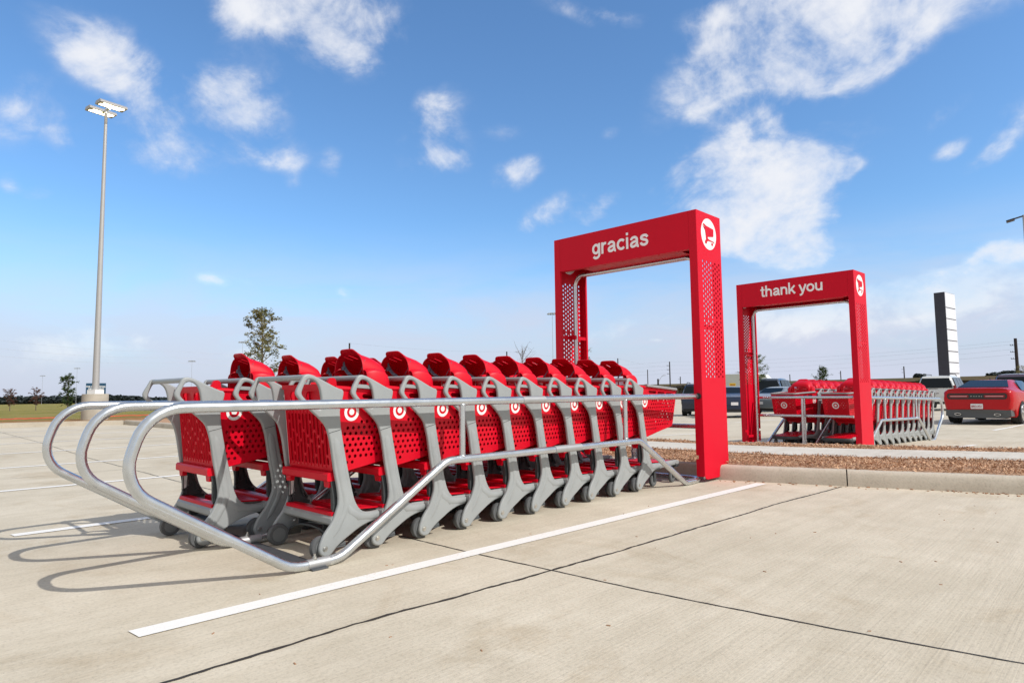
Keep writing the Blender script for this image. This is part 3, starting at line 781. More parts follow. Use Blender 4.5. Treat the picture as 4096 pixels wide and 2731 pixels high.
for y0,y1,xa in ((2.36,2.20,-.98),(5.11,4.86,-1.0),(7.85,7.55,-1.0),(10.7,10.3,-1.0),(13.7,13.2,-1.0),(16.6,16.0,-1.0),(19.4,18.8,-1.0)):
    line(xa,y0,4.5,y1,.105)
for k in range(-3,6):
    y=-.86+2.75*k
    line(9.6 if k else 10.25,y,13.9 if k else 12.6,y-.24,.10)
    line(19.6,y+.4,25.0,y+.1,.10); line(30.0,y+.4,35.5,y+.1,.10)
# kerbs
def kerb(P,name='kerb',h=.15,w=.15,mt=None,z0=lambda x,y:0,side=1):
    bm=BM(); P=[Vector((x,y,0)) for x,y in P]; prev=None
    for i,p in enumerate(P):
        t=(P[min(i+1,len(P)-1)]-P[max(i-1,0)]).normalized(); n=Vector((t.y,-t.x,0))*side
        b=z0(p.x,p.y)
        r=[bm.verts.new(p+n*a+Vector((0,0,b+c))) for a,c in ((0,-.05),(.010,.06),(.022,h-.035),(.036,h-.012),(.06,h),(w,h),(w+.002,-.05))]
        if prev:
            for k in range(6): bm.faces.new((prev[k],prev[k+1],r[k+1],r[k]))
        else: bm.faces.new(r)
        prev=r
    bm.faces.new(prev[::-1]); bmesh.ops.recalc_face_normals(bm,faces=bm.faces)
    o=obj(name,bm,mt or KERB); shade(o.data,50); return tag(o,kind='structure')
def dens(P,s=.5):
    Q=[]
    for a,b in zip(P,P[1:]):
        n=max(1,int(math.dist(a,b)/s)); Q+=[(a[0]+(b[0]-a[0])*i/n,a[1]+(b[1]-a[1])*i/n) for i in range(n)]
    return Q+[P[-1]]
K1=[(4.80,21.46),(4.78,16.3),(4.72,8),(4.62,3),(4.58,1.2),(4.60,.02),(4.77,-.62),(4.97,-1.25),(5.39,-2.52),(6.6,-6.2),(8.2,-11)]
k1=chaik(K1,2)
i0=min(range(len(k1)),key=lambda i: abs(k1[i][1]+1.13))
kerb(k1[:i0+1],side=-1); k1b=[(k1[i0][0]+.0035,k1[i0][1]-.010)]+k1[i0+1:]; kerb(k1b,side=-1)
kerb(chaik([(-60,22.95),(0,22.95),(1.69,22.93),(2.62,22.70),(4.83,21.48)],1),side=1,mt=KERB)
K2=[(7.62,21),(7.58,8),(7.55,2.66),(7.66,1.26),(8.1,-.1),(8.83,-2.19),(10.3,-6.2),(12,-11)]
kerb(chaik(K2,2),side=1,z0=lambda x,y: -.04,h=.19)
def band(name,A,B,z,mt,n=60,m=1,bump=0,kind='structure'):
    def res(P):
        P=[Vector(p) for p in chaik(P,2)]; L=[0]
        for a,b in zip(P,P[1:]): L.append(L[-1]+(b-a).length)
        out=[]
        for i in range(n+1):
            d=L[-1]*i/n; k=0
            while k<len(L)-2 and L[k+1]<d: k+=1
            out.append(P[k].lerp(P[k+1],(d-L[k])/max(1e-6,L[k+1]-L[k])))
        return out
    a,b=res(A),res(B); bm=BM()
    g=[[bm.verts.new((*a[i].lerp(b[i],j/m),z+(random.uniform(-bump,bump) if 0<j<m else 0))) for j in range(m+1)] for i in range(n+1)]
    for i in range(n):
        for j in range(m): bm.faces.new((g[i][j],g[i][j+1],g[i+1][j+1],g[i+1][j]))
    for f in bm.faces:
        f.normal_update()
        if f.normal.z<0: f.normal_flip()
    return tag(obj(name,bm,mt),kind=kind)
K1i=[(x+.13,y) for x,y in K1]; K2i=[(x-.13,y) for x,y in K2]
S1=[(6.05,21),(6.0,12),(5.93,4),(5.92,2.2),(5.95,.45),(6.18,-.75),(6.92,-2.37),(8.2,-6),(9.7,-11)]
S2=[(7.0,21),(6.96,12),(6.92,4),(6.93,2),(7.02,.8),(7.3,-.4),(8.0,-2.27),(9.3,-6),(10.8,-11)]
MUL=mat('bark_mulch',(.40,.245,.15),.95,noise=.6,nscale=34,bump=1,bscale=60)
CHIP=mat('wood_chip',(.56,.36,.23),.9,noise=.6,nscale=3)
CHIP2=mat('dark_wood_chip',(.34,.185,.105),.9,noise=.5,nscale=3)
band('sidewalk',S1,S2,.158,CONC2,80)
band('sidewalk_bed',[(p[0]-.01,p[1]) for p in S1],[(p[0]+.01,p[1]) for p in S2],.10,KERB,80)
def mulch(A,B,z,n,nchip,ylo,yhi,size):
    o=band('bark_mulch',A,B,z,MUL,260,8,.018,'stuff'); me=o.data
    bm=BM(); bm.from_mesh(me)
    fs=[f for f in bm.faces if ylo<f.calc_center_median().y<yhi]; ar=[f.calc_area() for f in fs]; tot=sum(ar)
    for f,a in zip(fs,ar):
        k=a/tot*nchip; k=int(k)+(1 if random.random()<k-int(k) else 0)
        v=[q.co.copy() for q in f.verts]
        for _ in range(k):
            u,w=random.random(),random.random(); p=(v[0].lerp(v[1],u)).lerp(v[3].lerp(v[2],u),w)+Vector((0,0,random.uniform(.004,.03)))
            l=size*random.uniform(.5,1.7); ww=l*random.uniform(.22,.5)
            R=Matrix.Rotation(random.uniform(0,6.3),3,'Z')@Matrix.Rotation(random.gauss(0,.55),3,'Y')@Matrix.Rotation(random.gauss(0,.5),3,'X')
            q=[bm.verts.new(p+R@Vector(c)) for c in ((-l,-ww,0),(l,-ww*.7,.002),(l*.9,ww,0),(-l*.8,ww*.8,.003))]
            nf=bm.faces.new(q); nf.material_index=random.choice((1,1,2))
    bm.to_mesh(me); bm.free(); me.materials.append(CHIP); me.materials.append(CHIP2)
    tag(o,'reddish brown shredded bark mulch in the planted island','mulch')
    return o
mulch(K1i,S1,.150,0,26000,-4.3,4.2,.0105)
mulch(S2,K2i,.135,0,11000,-4.6,4.2,.012)
# loose chips and pebbles that strayed along the kerb foot
bm=BM()
for _ in range(150):
    t=random.random()**.8; y=.1-4.2*t+random.gauss(0,.05); x=4.60-(.33*min(y,0))-abs(random.gauss(0,.09))-.02
    s=random.uniform(.003,.009); R=Matrix.Translation((x,y,s*.5))@Matrix.Rotation(random.uniform(0,6),4,'Z')
    box(bm,(-s*1.5,-s,-s*.5),(s*1.5,s*.6,s*.5),0,R)
for _ in range(60):
    x=random.uniform(-2,6); y=random.uniform(-3.2,-.2); s=random.uniform(.002,.0045)
    box(bm,(-s*2,-s*.6,-s*.4),(s*2,s*.5,s*.4),0,Matrix.Translation((x,y,s*.4))@Matrix.Rotation(random.uniform(0,6),4,'Z'))
tag(obj('loose_chips',bm,CHIP2),'scattered bark bits and grit on the concrete along the kerb foot','debris',kind='stuff')
# field that falls away to the tree line
def grassmat():
    m=bpy.data.materials.new('field_grass'); m.use_nodes=True; nt=m.node_tree; N=nt.nodes; L=nt.links; b=N['Principled BSDF']; b.inputs['Roughness'].default_value=.95; b.inputs['Specular IOR Level'].default_value=.1
    tc=N.new('ShaderNodeTexCoord'); mp=N.new('ShaderNodeMapping'); mp.inputs['Rotation'].default_value=(0,0,.7); mp.inputs['Scale'].default_value=(.10,.03,.1); L.new(tc.outputs['Object'],mp.inputs['Vector'])
    n=N.new('ShaderNodeTexNoise'); n.inputs['Scale'].default_value=1.6; n.inputs['Detail'].default_value=8; n.inputs['Roughness'].default_value=.65; L.new(mp.outputs[0],n.inputs['Vector'])
    r=N.new('ShaderNodeValToRGB'); e=r.color_ramp.elements; e[0].position=.34; e[0].color=(.36,.26,.12,1); e[1].position=.66; e[1].color=(.17,.175,.045,1); q=e.new(.48); q.color=(.27,.24,.07,1)
    L.new(n.outputs['Fac'],r.inputs[0])
    n2=N.new('ShaderNodeTexNoise'); n2.inputs['Scale'].default_value=3; n2.inputs['Detail'].default_value=8; n2.inputs['Roughness'].default_value=.8; L.new(tc.outputs['Object'],n2.inputs['Vector'])
    r2=N.new('ShaderNodeValToRGB'); r2.color_ramp.elements[0].position=.3; r2.color_ramp.elements[0].color=(.5,.5,.5,1); r2.color_ramp.elements[1].position=.7; r2.color_ramp.elements[1].color=(1.35,1.35,1.3,1); L.new(n2.outputs['Fac'],r2.inputs[0])
    # dry brown margin behind the kerb
    sx=N.new('ShaderNodeSeparateXYZ'); L.new(tc.outputs['Object'],sx.inputs[0]); ad=N.new('ShaderNodeMath'); ad.operation='MULTIPLY_ADD'; L.new(n2.outputs['Fac'],ad.inputs[0]); ad.inputs[1].default_value=-3; L.new(sx.outputs[1],ad.inputs[2])
    mr=N.new('ShaderNodeMapRange'); mr.inputs[1].default_value=24.6; mr.inputs[2].default_value=27.0; L.new(ad.outputs[0],mr.inputs[0])
    mx=N.new('ShaderNodeMix'); mx.data_type='RGBA'; L.new(mr.outputs[0],mx.inputs[0]); mx.inputs[6].default_value=(.36,.20,.085,1); L.new(r.outputs[0],mx.inputs[7])
    m2=N.new('ShaderNodeMix'); m2.data_type='RGBA'; m2.blend_type='MULTIPLY'; m2.inputs[0].default_value=.8; L.new(mx.outputs[2],m2.inputs[6]); L.new(r2.outputs[0],m2.inputs[7]); L.new(m2.outputs[2],b.inputs['Base Color'])
    bp=N.new('ShaderNodeBump'); bp.inputs['Distance'].default_value=.1; bp.inputs['Strength'].default_value=1; L.new(n2.outputs['Fac'],bp.inputs['Height']); L.new(bp.outputs[0],b.inputs['Normal'])
    return m
GR=grassmat()
def tz(x,y):
    r=math.hypot(x-CAM.x,y-CAM.y)
    if x>29 and y<61: return -.62-.0068*max(r-60,0)
    if x>7.5 and y<23: return -.1
    if y<-59 or x<-59: return -.02
    return .125-.0083*max(r-25,0) if r<620 else -4.8-.002*(r-620)
bm=BM()
xs=[-4000,-1500,-700,-350,-180,-100,-60,-30,-10,0,2.2,4.7,7.9,20,30,40,60,95,140,200,350,700,1500,4000]
ys=[-4000,-1200,-300,-60,-20,22.9,23.6,25,27,30,36,45,60,80,110,160,240,350,500,800,1500,4000]
g={}
def gv(i,j):
    if (i,j) not in g:
        x,y=xs[i],ys[j]; z=tz(x,y)
        if j==5 and x<7: y=22.98; 
        g[(i,j)]=bm.verts.new((x,y,z))
    return g[(i,j)]
for i in range(len(xs)-1):
    for j in range(len(ys)-1):
        xa,xb,ya,yb=xs[i],xs[i+1],ys[j],ys[j+1]
        if xa>=-60 and xb<=95 and ya>=-60 and yb<=22.9: continue
        if xa>=7.9 and xb<=95 and ya>=-60 and yb<=22.9: continue
        if xa>=30 and xb<=95 and ya>=-60 and yb<=60: continue
        bm.faces.new((gv(i,j),gv(i+1,j),gv(i+1,j+1),gv(i,j+1)))
bm.verts.index_update()
tag(obj('grass_field',bm,GR),kind='structure')
# strip of turf that closes the end of the island
bm=BM(); vs=[bm.verts.new(p) for p in ((2.5,22.80,.128),(4.86,21.55,.128),(4.95,20.6,.128),(7.9,20.6,.128),(7.9,23.2,.127),(2.5,23.2,.127))]; bm.faces.new(vs)
tag(obj('island_turf',bm,GR),kind='structure')
# red erosion cloth lying along the verge
RCL=mat('red_erosion_cloth',(.50,.06,.03),.8,noise=.5,nscale=6)
bm=BM(); P=[(1.9,28.2),(3.2,27.9),(4.3,27.7)]; random.seed(3)
for seg in ([(1.6,27.9),(2.5,27.75),(3.4,27.7),(4.15,27.5)],[(5.35,27.3),(6.2,27.3),(7.2,27.2),(8.6,27.1)],[(8.9,26.9),(10.2,26.8),(11.5,26.7),(12.9,26.6)]):
    pr=None
    for x,y in dens(seg,.15):
        w=.02+random.uniform(0,.10); zz=.115+random.uniform(0,.02)
        r=[bm.verts.new((x,y-w,zz)),bm.verts.new((x,y,zz+.035)),bm.verts.new((x,y+w,zz))]
        if pr: bm.faces.new((pr[0],pr[1],r[1],r[0])); bm.faces.new((pr[1],pr[2],r[2],r[1]))
        pr=r
bmesh.ops.recalc_face_normals(bm,faces=bm.faces)
tag(obj('erosion_cloth',bm,RCL),'ragged red cloth lying in the dry grass behind the kerb','ground cloth')
# ================================================================ LIGHT POLE
LAMP=bpy.data.materials.new('lit_led_panel'); LAMP.use_nodes=True
_b=LAMP.node_tree.nodes['Principled BSDF']; _b.inputs['Emission Color'].default_value=(1,.86,.62,1); _b.inputs['Emission Strength'].default_value=5; _b.inputs['Base Color'].default_value=(.9,.9,.85,1)
POLEM=mat('dull_galvanised_pole',(.42,.42,.42),.5,metal=.35,noise=.06,nscale=3)
PALE=mat('pale_painted_metal',(.42,.41,.40),.4,metal=.3,noise=.05)
PB=at(378,1672,24.14)
t=thing('light_pole','tall galvanised parking lot lamp pole with two lit heads on a round concrete base','lamp post',(PB.x,PB.y,.13))
bm=BM(); tube(bm,[(0,0,-.1),(0,0,.90),(0,0,.925)],.435,32,r2=.425); o=obj('concrete_base',bm,ASHP,t); shade(o.data,40)
bm=BM(); box(bm,(-.19,-.19,.92),(.19,.19,1.08),0,Matrix.Rotation(.5,4,'Z')); obj('base_cover',bm,WHITE,t)
bm=BM(); tube(bm,[(0,0,1.08),(0,0,11.83)],.118,20,r2=.052); o=obj('pole',bm,POLEM,t); shade(o.data,50)
vd=Vector((FWD.x,FWD.y,0)).normalized(); vd=(Vector((PB.x,PB.y,0))-Vector((CAM.x,CAM.y,0))).normalized(); az=math.atan2(vd.y,vd.x)
R0=Matrix.Rotation(az+.38,4,'Z')
bm=BM(); tube(bm,[R0@Vector((-.3,0,11.90)),R0@Vector((.3,0,11.90))],.045,10); tube(bm,[(0,0,11.78),(0,0,11.98)],.06,12); obj('arm',bm,STEEL,t)
for s in (-1,1):
    Rr=R0@Matrix.Translation((.45*s,0,11.92))
    bm=BM(); P=[(-.24,0),(.24,0),(.24,.05),(.17,.12),(-.17,.12),(-.24,.05)]
    extr(bm,P,.96,lambda u,v,w: Rr@Vector((u,w,v))); h=obj('lamp_head',bm,PALE,t)
    bm=BM()
    for i in range(2):
        for j in range(4):
            x=-.15+.15*i; y=-.41+.19*j+(.07 if i else 0); box(bm,(x,y,-.012),(x+.13,y+.165,-.002),0,Rr)
    obj('led_panel',bm,LAMP,h)
# ================================================================ TREES
def leafmat(name,a,b_):
    m=bpy.data.materials.new(name); m.use_nodes=True; nt=m.node_tree; N=nt.nodes; L=nt.links; b=N['Principled BSDF']; b.inputs['Roughness'].default_value=.75; b.inputs['Specular IOR Level'].default_value=.2
    tc=N.new('ShaderNodeTexCoord'); n=N.new('ShaderNodeTexNoise'); n.inputs['Scale'].default_value=1.7; n.inputs['Detail'].default_value=3; L.new(tc.outputs['Object'],n.inputs['Vector'])
    r=N.new('ShaderNodeValToRGB'); e=r.color_ramp.elements; e[0].position=.35; e[0].color=(*a,1); e[1].position=.65; e[1].color=(*b_,1); L.new(n.outputs['Fac'],r.inputs[0]); L.new(r.outputs[0],b.inputs['Base Color'])
    return m
LG=leafmat('olive_leaves',(.10,.115,.045),(.24,.21,.085)); LD=leafmat('dark_green_leaves',(.02,.045,.012),(.06,.09,.02)); LR=leafmat('russet_leaves',(.07,.025,.022),(.13,.06,.04)); LF_=leafmat('feathery_leaves',(.04,.075,.018),(.11,.14,.03))
BARK=mat('bark',(.14,.11,.085),.9,noise=.35,nscale=12)
def tree(name,label,base,h,w,lm,nl,ls,seed,clear=.18,shape='oval',group=None,limbs=26,up=.5,cat='tree'):
    rnd=random.Random(seed); t=thing(name,label,cat,base,0,group)
    bm=BM(); P=[Vector((0,0,-.2))]; x=y=0
    for i in range(1,8):
        x+=rnd.uniform(-.02,.02)*h*.5; y+=rnd.uniform(-.02,.02)*h*.5; P.append(Vector((x,y,h*.93*i/7)))
    tube(bm,P,h*.016+.01,8,r2=.006); tips=[]
    for k in range(limbs):
        f=clear+(1-clear)*((k+rnd.random())/limbs)*.96; z=f*h*.93; i=min(6,int(f*7)); a=P[i].lerp(P[i+1],f*7-i)
        u=(f-clear)/(1-clear)
        if shape=='oval': R=w/2*math.sin(PI*min(1,u*.78+.20))**.7
        elif shape=='cone': R=w/2*(1-u)**.75+.05
        elif shape=='vase': R=w/2*(.35+.65*u)*(1 if u<.8 else (1-u)*4+.2)
        R*=rnd.uniform(.55,1.15); az_=k*2.4+rnd.uniform(-.5,.5); el=up*rnd.uniform(.6,1.4)
        d=Vector((math.cos(az_)*math.cos(el),math.sin(az_)*math.cos(el),math.sin(el)))
        m1=a+d*R*.55+Vector((0,0,rnd.uniform(-.02,.04)*h)); e=a+d*R+Vector((rnd.uniform(-.05,.05)*w,rnd.uniform(-.05,.05)*w,rnd.uniform(-.02,.05)*h))
        tube(bm,[a,m1,e],h*.004+.004,5,r2=.003,cap=False)
        for q in range(4):
            s=m1.lerp(e,rnd.random()) if rnd.random()<.7 else a.lerp(m1,rnd.random()); e2=s+Vector((rnd.gauss(0,.09)*w,rnd.gauss(0,.09)*w,rnd.gauss(.01,.045)*h)); tube(bm,[s,e2],.004+.0012*h*.5,4,r2=.002,cap=False); tips.append((s,e2))
        tips.append((m1,e)); tips.append((m1,e))
    tr=obj('trunk',bm,BARK,t)
    if nl:
        bm=BM()
        for _ in range(nl):
            s,e=rnd.choice(tips); p=s.lerp(e,rnd.random()**.6)+Vector((rnd.gauss(0,1),rnd.gauss(0,1),rnd.gauss(0,.8)))*.022*w
            l=ls*rnd.uniform(.6,1.4); R=Matrix.Rotation(rnd.uniform(0,6.3),3,'Z')@Matrix.Rotation(rnd.uniform(-1.4,1.4),3,'X')@Matrix.Rotation(rnd.uniform(-1,1),3,'Y')
            q=[bm.verts.new(p+R@Vector(c)) for c in ((-l,0,0),(0,-l*.45,.1*l),(l,0,0),(0,l*.45,.1*l))]; bm.faces.new(q)
        obj('crown',bm,lm,t)
    return t
def grd(p,z): return (p.x,p.y,z)
tree('oak_tree','young tree with thinning olive leaves rising behind the carts',grd(at(1047,1500,28),.1),4.95,2.35,LG,5800,.048,11,.10,'oval',limbs=48,up=.45)
tree('shrub_tree','dark green bushy young tree left of the lamp pole',grd(at(276,1500,50),-.15),2.75,2.1,LD,3400,.05,12,.12,'vase',limbs=26,up=.75)
tree('crape_myrtle','small russet tree at the far left edge of the field',grd(at(46,1500,62),-.25),1.95,1.75,LR,1500,.045,13,.2,'vase',limbs=20,up=.7,group='russet trees on the field')
tree('crape_myrtle','small russet tree between the far left one and the dark green bushy tree',grd(at(150,1500,62),-.25),1.95,1.75,LR,1500,.045,14,.2,'vase',limbs=20,up=.7,group='russet trees on the field')
tree('bare_tree','leafless tree with fine grey twigs behind the nested carts',grd(at(2082,1500,48),-.2),4.6,3.1,LG,60,.02,15,.2,'vase',limbs=34,up=.8)
tree('oak_tree','sparse tree mostly hidden behind the left post of the gracias archway',grd(at(2325,1500,36),-.2),3.9,1.9,LG,900,.035,16,.2,'oval',limbs=22,up=.5)
tree('feathery_tree','light green tree just right of the left post of the thank you archway',grd(at(3020,1500,42),-.5),3.9,2.4,LF_,3000,.04,17,.2,'oval',limbs=28,up=.6)
tree('feathery_tree','dense feathery green tree seen through the thank you archway',grd(at(3290,1500,58),-.5),3.6,2.3,LD,4200,.045,18,.15,'cone',limbs=34,up=.6)
tree('roadside_tree','half-bare tree beside the dark pole at the right edge',grd(at(4090,1500,60),-.6),3.4,2.6,LG,1500,.04,19,.15,'vase',limbs=26,up=.8)
tree('roadside_tree','small scrubby tree left of the white sport utility vehicle',grd(at(3682,1500,70),-.6),2.3,1.7,LD,1500,.05,20,.15,'oval',limbs=20,up=.7)
def clump(name,label,pts,lm,n,ls,seed,group=None,cat='trees',kind=None):
    rnd=random.Random(seed); bm=BM()
    tot=sum(r*r for _,r,_ in pts)
    for c,r,hh in pts:
        for _ in range(int(n*r*r/tot)):
            d=Vector((rnd.gauss(0,1),rnd.gauss(0,1),rnd.gauss(0,1))).normalized()*(rnd.random()**.35)
            p=c+Vector((d.x*r,d.y*r,d.z*hh)); l=ls*rnd.uniform(.6,1.5)
            R=Matrix.Rotation(rnd.uniform(0,6.3),3,'Z')@Matrix.Rotation(rnd.uniform(-1.3,1.3),3,'X')
            q=[bm.verts.new(p+R@Vector(k)) for k in ((-l,-l*.3,0),(l*.2,-l*.6,0),(l,l*.2,0),(-l*.1,l*.6,0))]; bm.faces.new(q)
    return tag(obj(name,bm,lm),label,cat,group,kind)
rn=random.Random(5)
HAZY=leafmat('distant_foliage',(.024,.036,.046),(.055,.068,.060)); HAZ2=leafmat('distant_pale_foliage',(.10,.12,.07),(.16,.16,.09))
pts=[]
for px in range(-200,700,7):
    D=560+rn.uniform(-20,30); p=at(px,1600,D); h=(6.6 if px<560 else 4.5)*rn.uniform(.75,1.1); pts.append((Vector((p.x,p.y,tz(p.x,p.y)+h*.45)),rn.uniform(4,6.5),h*.62))
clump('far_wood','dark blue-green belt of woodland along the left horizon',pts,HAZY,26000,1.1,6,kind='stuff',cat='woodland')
pts=[]
for px in list(range(760,1500,11)):
    D=620; p=at(px,1600,D); h=rn.uniform(1.5,4.6); pts.append((Vector((p.x,p.y,tz(p.x,p.y)+h*.5)),rn.uniform(3,6),h*.6))
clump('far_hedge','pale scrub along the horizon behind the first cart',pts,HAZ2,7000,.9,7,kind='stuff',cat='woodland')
for px,w_,h_,lab in ((440,26,34,'broad dark tree clump just right of the lamp pole'),(470,20,28,'narrower dark tree beside the broad clump near the lamp pole')):
    p=at(px,1600,300); z0=tz(p.x,p.y)
    t=thing('field_tree',lab,'tree',(p.x,p.y,z0)); 
    bm=BM(); tube(bm,[(0,0,-.3),(0,0,h_*.08)],.25,8,r2=.1); obj('trunk',bm,BARK,t)
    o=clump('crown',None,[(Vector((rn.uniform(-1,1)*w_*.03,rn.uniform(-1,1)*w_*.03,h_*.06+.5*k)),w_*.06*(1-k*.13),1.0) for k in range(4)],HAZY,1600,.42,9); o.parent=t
    for kk in ('label','category','group'):
        if kk in o: del o[kk]
for k,(px,py,rr,lab) in enumerate(((4015,1497,4.2,'rounded dark treetops above the overpass parapet at the right'),(3676,1507,1.6,'small dark treetop above the overpass left of the white vehicle'))):
    p=at(px,py,230); t=thing('distant_trees',lab,'trees',(p.x,p.y,-3))
    bm=BM()
    for q in range(4): tube(bm,[(rn.uniform(-2,2),rn.uniform(-2,2),-3),(rn.uniform(-2,2),rn.uniform(-2,2),p.z+3)],.25,6,r2=.1)
    obj('trunk',bm,BARK,t)
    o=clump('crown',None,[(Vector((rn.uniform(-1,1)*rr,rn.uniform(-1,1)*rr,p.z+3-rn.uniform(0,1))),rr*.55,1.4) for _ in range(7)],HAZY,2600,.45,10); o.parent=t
# ================================================================ BLUE SIGN, PYLON
BLUE=mat('navy_sign_panel',(.008,.06,.13),.5,noise=.05); 
sp=at(383,1572,44); d=(CAM-sp); az=math.atan2(d.y,d.x)
t=thing('development_sign','navy blue sign board with white capitals behind the lamp pole','sign',(sp.x,sp.y,tz(sp.x,sp.y)),az+PI/2)
z0=sp.z-tz(sp.x,sp.y); W2=.575
bm=BM(); box(bm,(-W2,-.03,z0-.15),(W2,.03,z0+.68)); bd=obj('board',bm,BLUE,t)
bm=BM(); box(bm,(-W2+.05,.035,-.2),(-W2+.15,.12,z0+.5)); box(bm,(W2-.15,.035,-.2),(W2-.05,.12,z0+.5)); obj('post',bm,WHITE,t)
for s,z,x in (('FOR COMMERCIAL',.40,.0),('DEVELOPMENT',.25,.02)):
    me=text_mesh(s,.135,.002,.003,1.0); me=flip(remap(me,lambda x_,y_,w: Vector((x_*.98+x,-.034-w,z0+z+y_)))); obj('lettering',me,LETTER,bd)
p=at(305,1616,50); bm=BM(); tube(bm,[(0,0,-.2),(0,0,.62)],.035,8); o=obj('marker_post',bm,WHITE); o.location=(p.x,p.y,tz(p.x,p.y)); tag(o,'short white marker post in the grass left of the concrete lamp base','post')
NAVY=mat('dark_cladding',(.028,.028,.045),.5,noise=.15,nscale=2); PANEL=mat('white_sign_panel',(.72,.76,.84),.5,noise=.03,nscale=1)
A_=at(3798,1500,80); 
L1=at(3755,1500,81.0)-A_; L2=at(3838,1500,82.4)-A_; a1=Vector((L1.x,L1.y,0)); a2=Vector((L2.x,L2.y,0))
top=at(3795,1163,80).z
t=thing('pylon_sign','tall tapering dark tower sign with a column of blank white panels','pylon sign',(A_.x,A_.y,-.8))
bm=BM(); h=top+.8
q=[Vector((0,0,0)),a1,a1+a2,a2]
vs=[bm.verts.new(v) for v in q]+[bm.verts.new(v+Vector((0,0,h))) for v in q]
for f in ((3,2,1,0),(4,5,6,7),(0,1,5,4),(1,2,6,5),(2,3,7,6),(3,0,4,7)): bm.faces.new([vs[i] for i in f])
bmesh.ops.recalc_face_normals(bm,faces=bm.faces); tw=obj('tower',bm,NAVY,t)
nn=Vector((a2.y,-a2.x,0)).normalized(); 
if nn.dot(a1)>0: nn=-nn
zs=[top,top-1.95,top-3.35,top-4.72,top-6.1,top-7.45,top-8.85,top-10.2,top-11.6]
for za,zb in zip(zs,zs[1:]):
    bm=BM(); e=a2*.0; u=a2
    P=[u*.01+nn*.02,u*.99+nn*.02,u*.99+nn*.06,u*.01+nn*.06]
    vs=[bm.verts.new(v+Vector((0,0,zb+.8+.06))) for v in P]+[bm.verts.new(v+Vector((0,0,za+.8-.05))) for v in P]
    for f in ((3,2,1,0),(4,5,6,7),(0,1,5,4),(1,2,6,5),(2,3,7,6),(3,0,4,7)): bm.faces.new([vs[i] for i in f])
    bmesh.ops.recalc_face_normals(bm,faces=bm.faces); obj('blank_panel',bm,PANEL,tw)
# ================================================================ OVERPASS AND ROAD THINGS
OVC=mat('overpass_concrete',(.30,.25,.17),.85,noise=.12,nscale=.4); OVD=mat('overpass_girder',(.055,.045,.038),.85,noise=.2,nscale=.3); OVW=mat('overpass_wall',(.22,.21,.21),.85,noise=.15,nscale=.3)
oa=at(2380,1543,330); ob=at(4300,1494,138)
t=thing('overpass','long low tan highway overpass across the right horizon','overpass',(0,0,0))
def wallbar(bm,a,b,z0a,z1a,z0b,z1b,off,th):
    d=Vector((b.x-a.x,b.y-a.y,0)).normalized(); n=Vector((-d.y,d.x,0))
    if n.dot(Vector((1,0.3,0)))<0: n=-n
    P=[]
    for p,z0,z1 in ((a,z0a,z1a),(b,z0b,z1b)):
        for o_ in (off,off+th):
            for z in (z0,z1): P.append(bm.verts.new((p.x+n.x*o_,p.y+n.y*o_,z)))
    for f in ((0,1,3,2),(4,6,7,5),(0,4,5,1),(2,3,7,6),(1,5,7,3),(0,2,6,4)): bm.faces.new([P[i] for i in f])
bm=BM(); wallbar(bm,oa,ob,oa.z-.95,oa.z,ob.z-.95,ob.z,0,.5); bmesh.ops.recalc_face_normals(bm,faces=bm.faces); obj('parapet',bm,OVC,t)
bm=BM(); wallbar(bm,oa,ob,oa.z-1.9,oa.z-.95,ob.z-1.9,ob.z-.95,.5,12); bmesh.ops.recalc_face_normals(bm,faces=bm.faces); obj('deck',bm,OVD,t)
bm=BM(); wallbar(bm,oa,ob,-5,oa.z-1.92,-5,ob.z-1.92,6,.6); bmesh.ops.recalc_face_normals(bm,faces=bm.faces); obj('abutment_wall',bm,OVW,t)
for k in range(14):
    f=(k+.5)/14; p=oa.lerp(ob,f); bm=BM(); cyl(bm,(p.x+3,p.y,(p.z-1.9-5)/2),(0,0,1),.55,p.z-1.9+5,10); cyl(bm,(p.x+3,p.y,p.z-2.2),(0,0,1),.9,.6,10); obj('pier',bm,OVC,t)
def facing(p): d=CAM-p; return math.atan2(d.y,d.x)+PI/2
TRW=mat('white_trailer_paint',(.72,.74,.75),.5,noise=.04,nscale=.5); REDT=mat('dull_red_print',(.35,.05,.06),.6,noise=.1); YEL=mat('yellow_sign',(.75,.50,.03),.5,noise=.05)
GLS=mat('dark_glass',(.008,.013,.018),.12,noise=.1,spec=.22)
tp=at(2922,1560,235)
t=thing('semi_trailer','white box trailer marked XTRA, between the two archways','trailer',(tp.x,tp.y,tp.z-1.0),facing(tp))
bm=BM(); box(bm,(-2.6,0,1.2),(2.1,11,6.3)); bx=obj('box',bm,TRW,t)
bm=BM(); box(bm,(-2.61,-.04,6.15),(2.11,.0,6.32)); box(bm,(-.03,-.03,1.2),(.03,0,6.1)); box(bm,(-2.5,-.1,.8),(2.0,.2,1.15)); obj('door_frame',bm,OVW,bx)
me=text_mesh('XTRA',2.0,.02,.04,1.0); obj('lettering',flip(remap(me,lambda x,y,w: Vector((.3+x*.86+y*.12,-.06-w,3.6+y)))),REDT,bx)
for s in (-2,1.5):
    bm=BM(); cyl(bm,(s,1.2,.5),(1,0,0),.5,.7,16); cyl(bm,(s,2.6,.5),(1,0,0),.5,.7,16); obj('wheel',bm,BLACK,t)
tp=at(3068,1520,190)
t=thing('semi_truck','white semi truck cab with sloping roof behind the dark pickup','truck',(tp.x,tp.y,tp.z-2.9),facing(tp)-.5)
bm=BM(); P=[(-3.2,.9),(2.9,.9),(2.95,2.0),(2.2,2.25),(1.15,2.35),(.75,3.3),(.1,3.55),(-.9,4.5),(-2.6,4.75),(-3.2,4.6)]
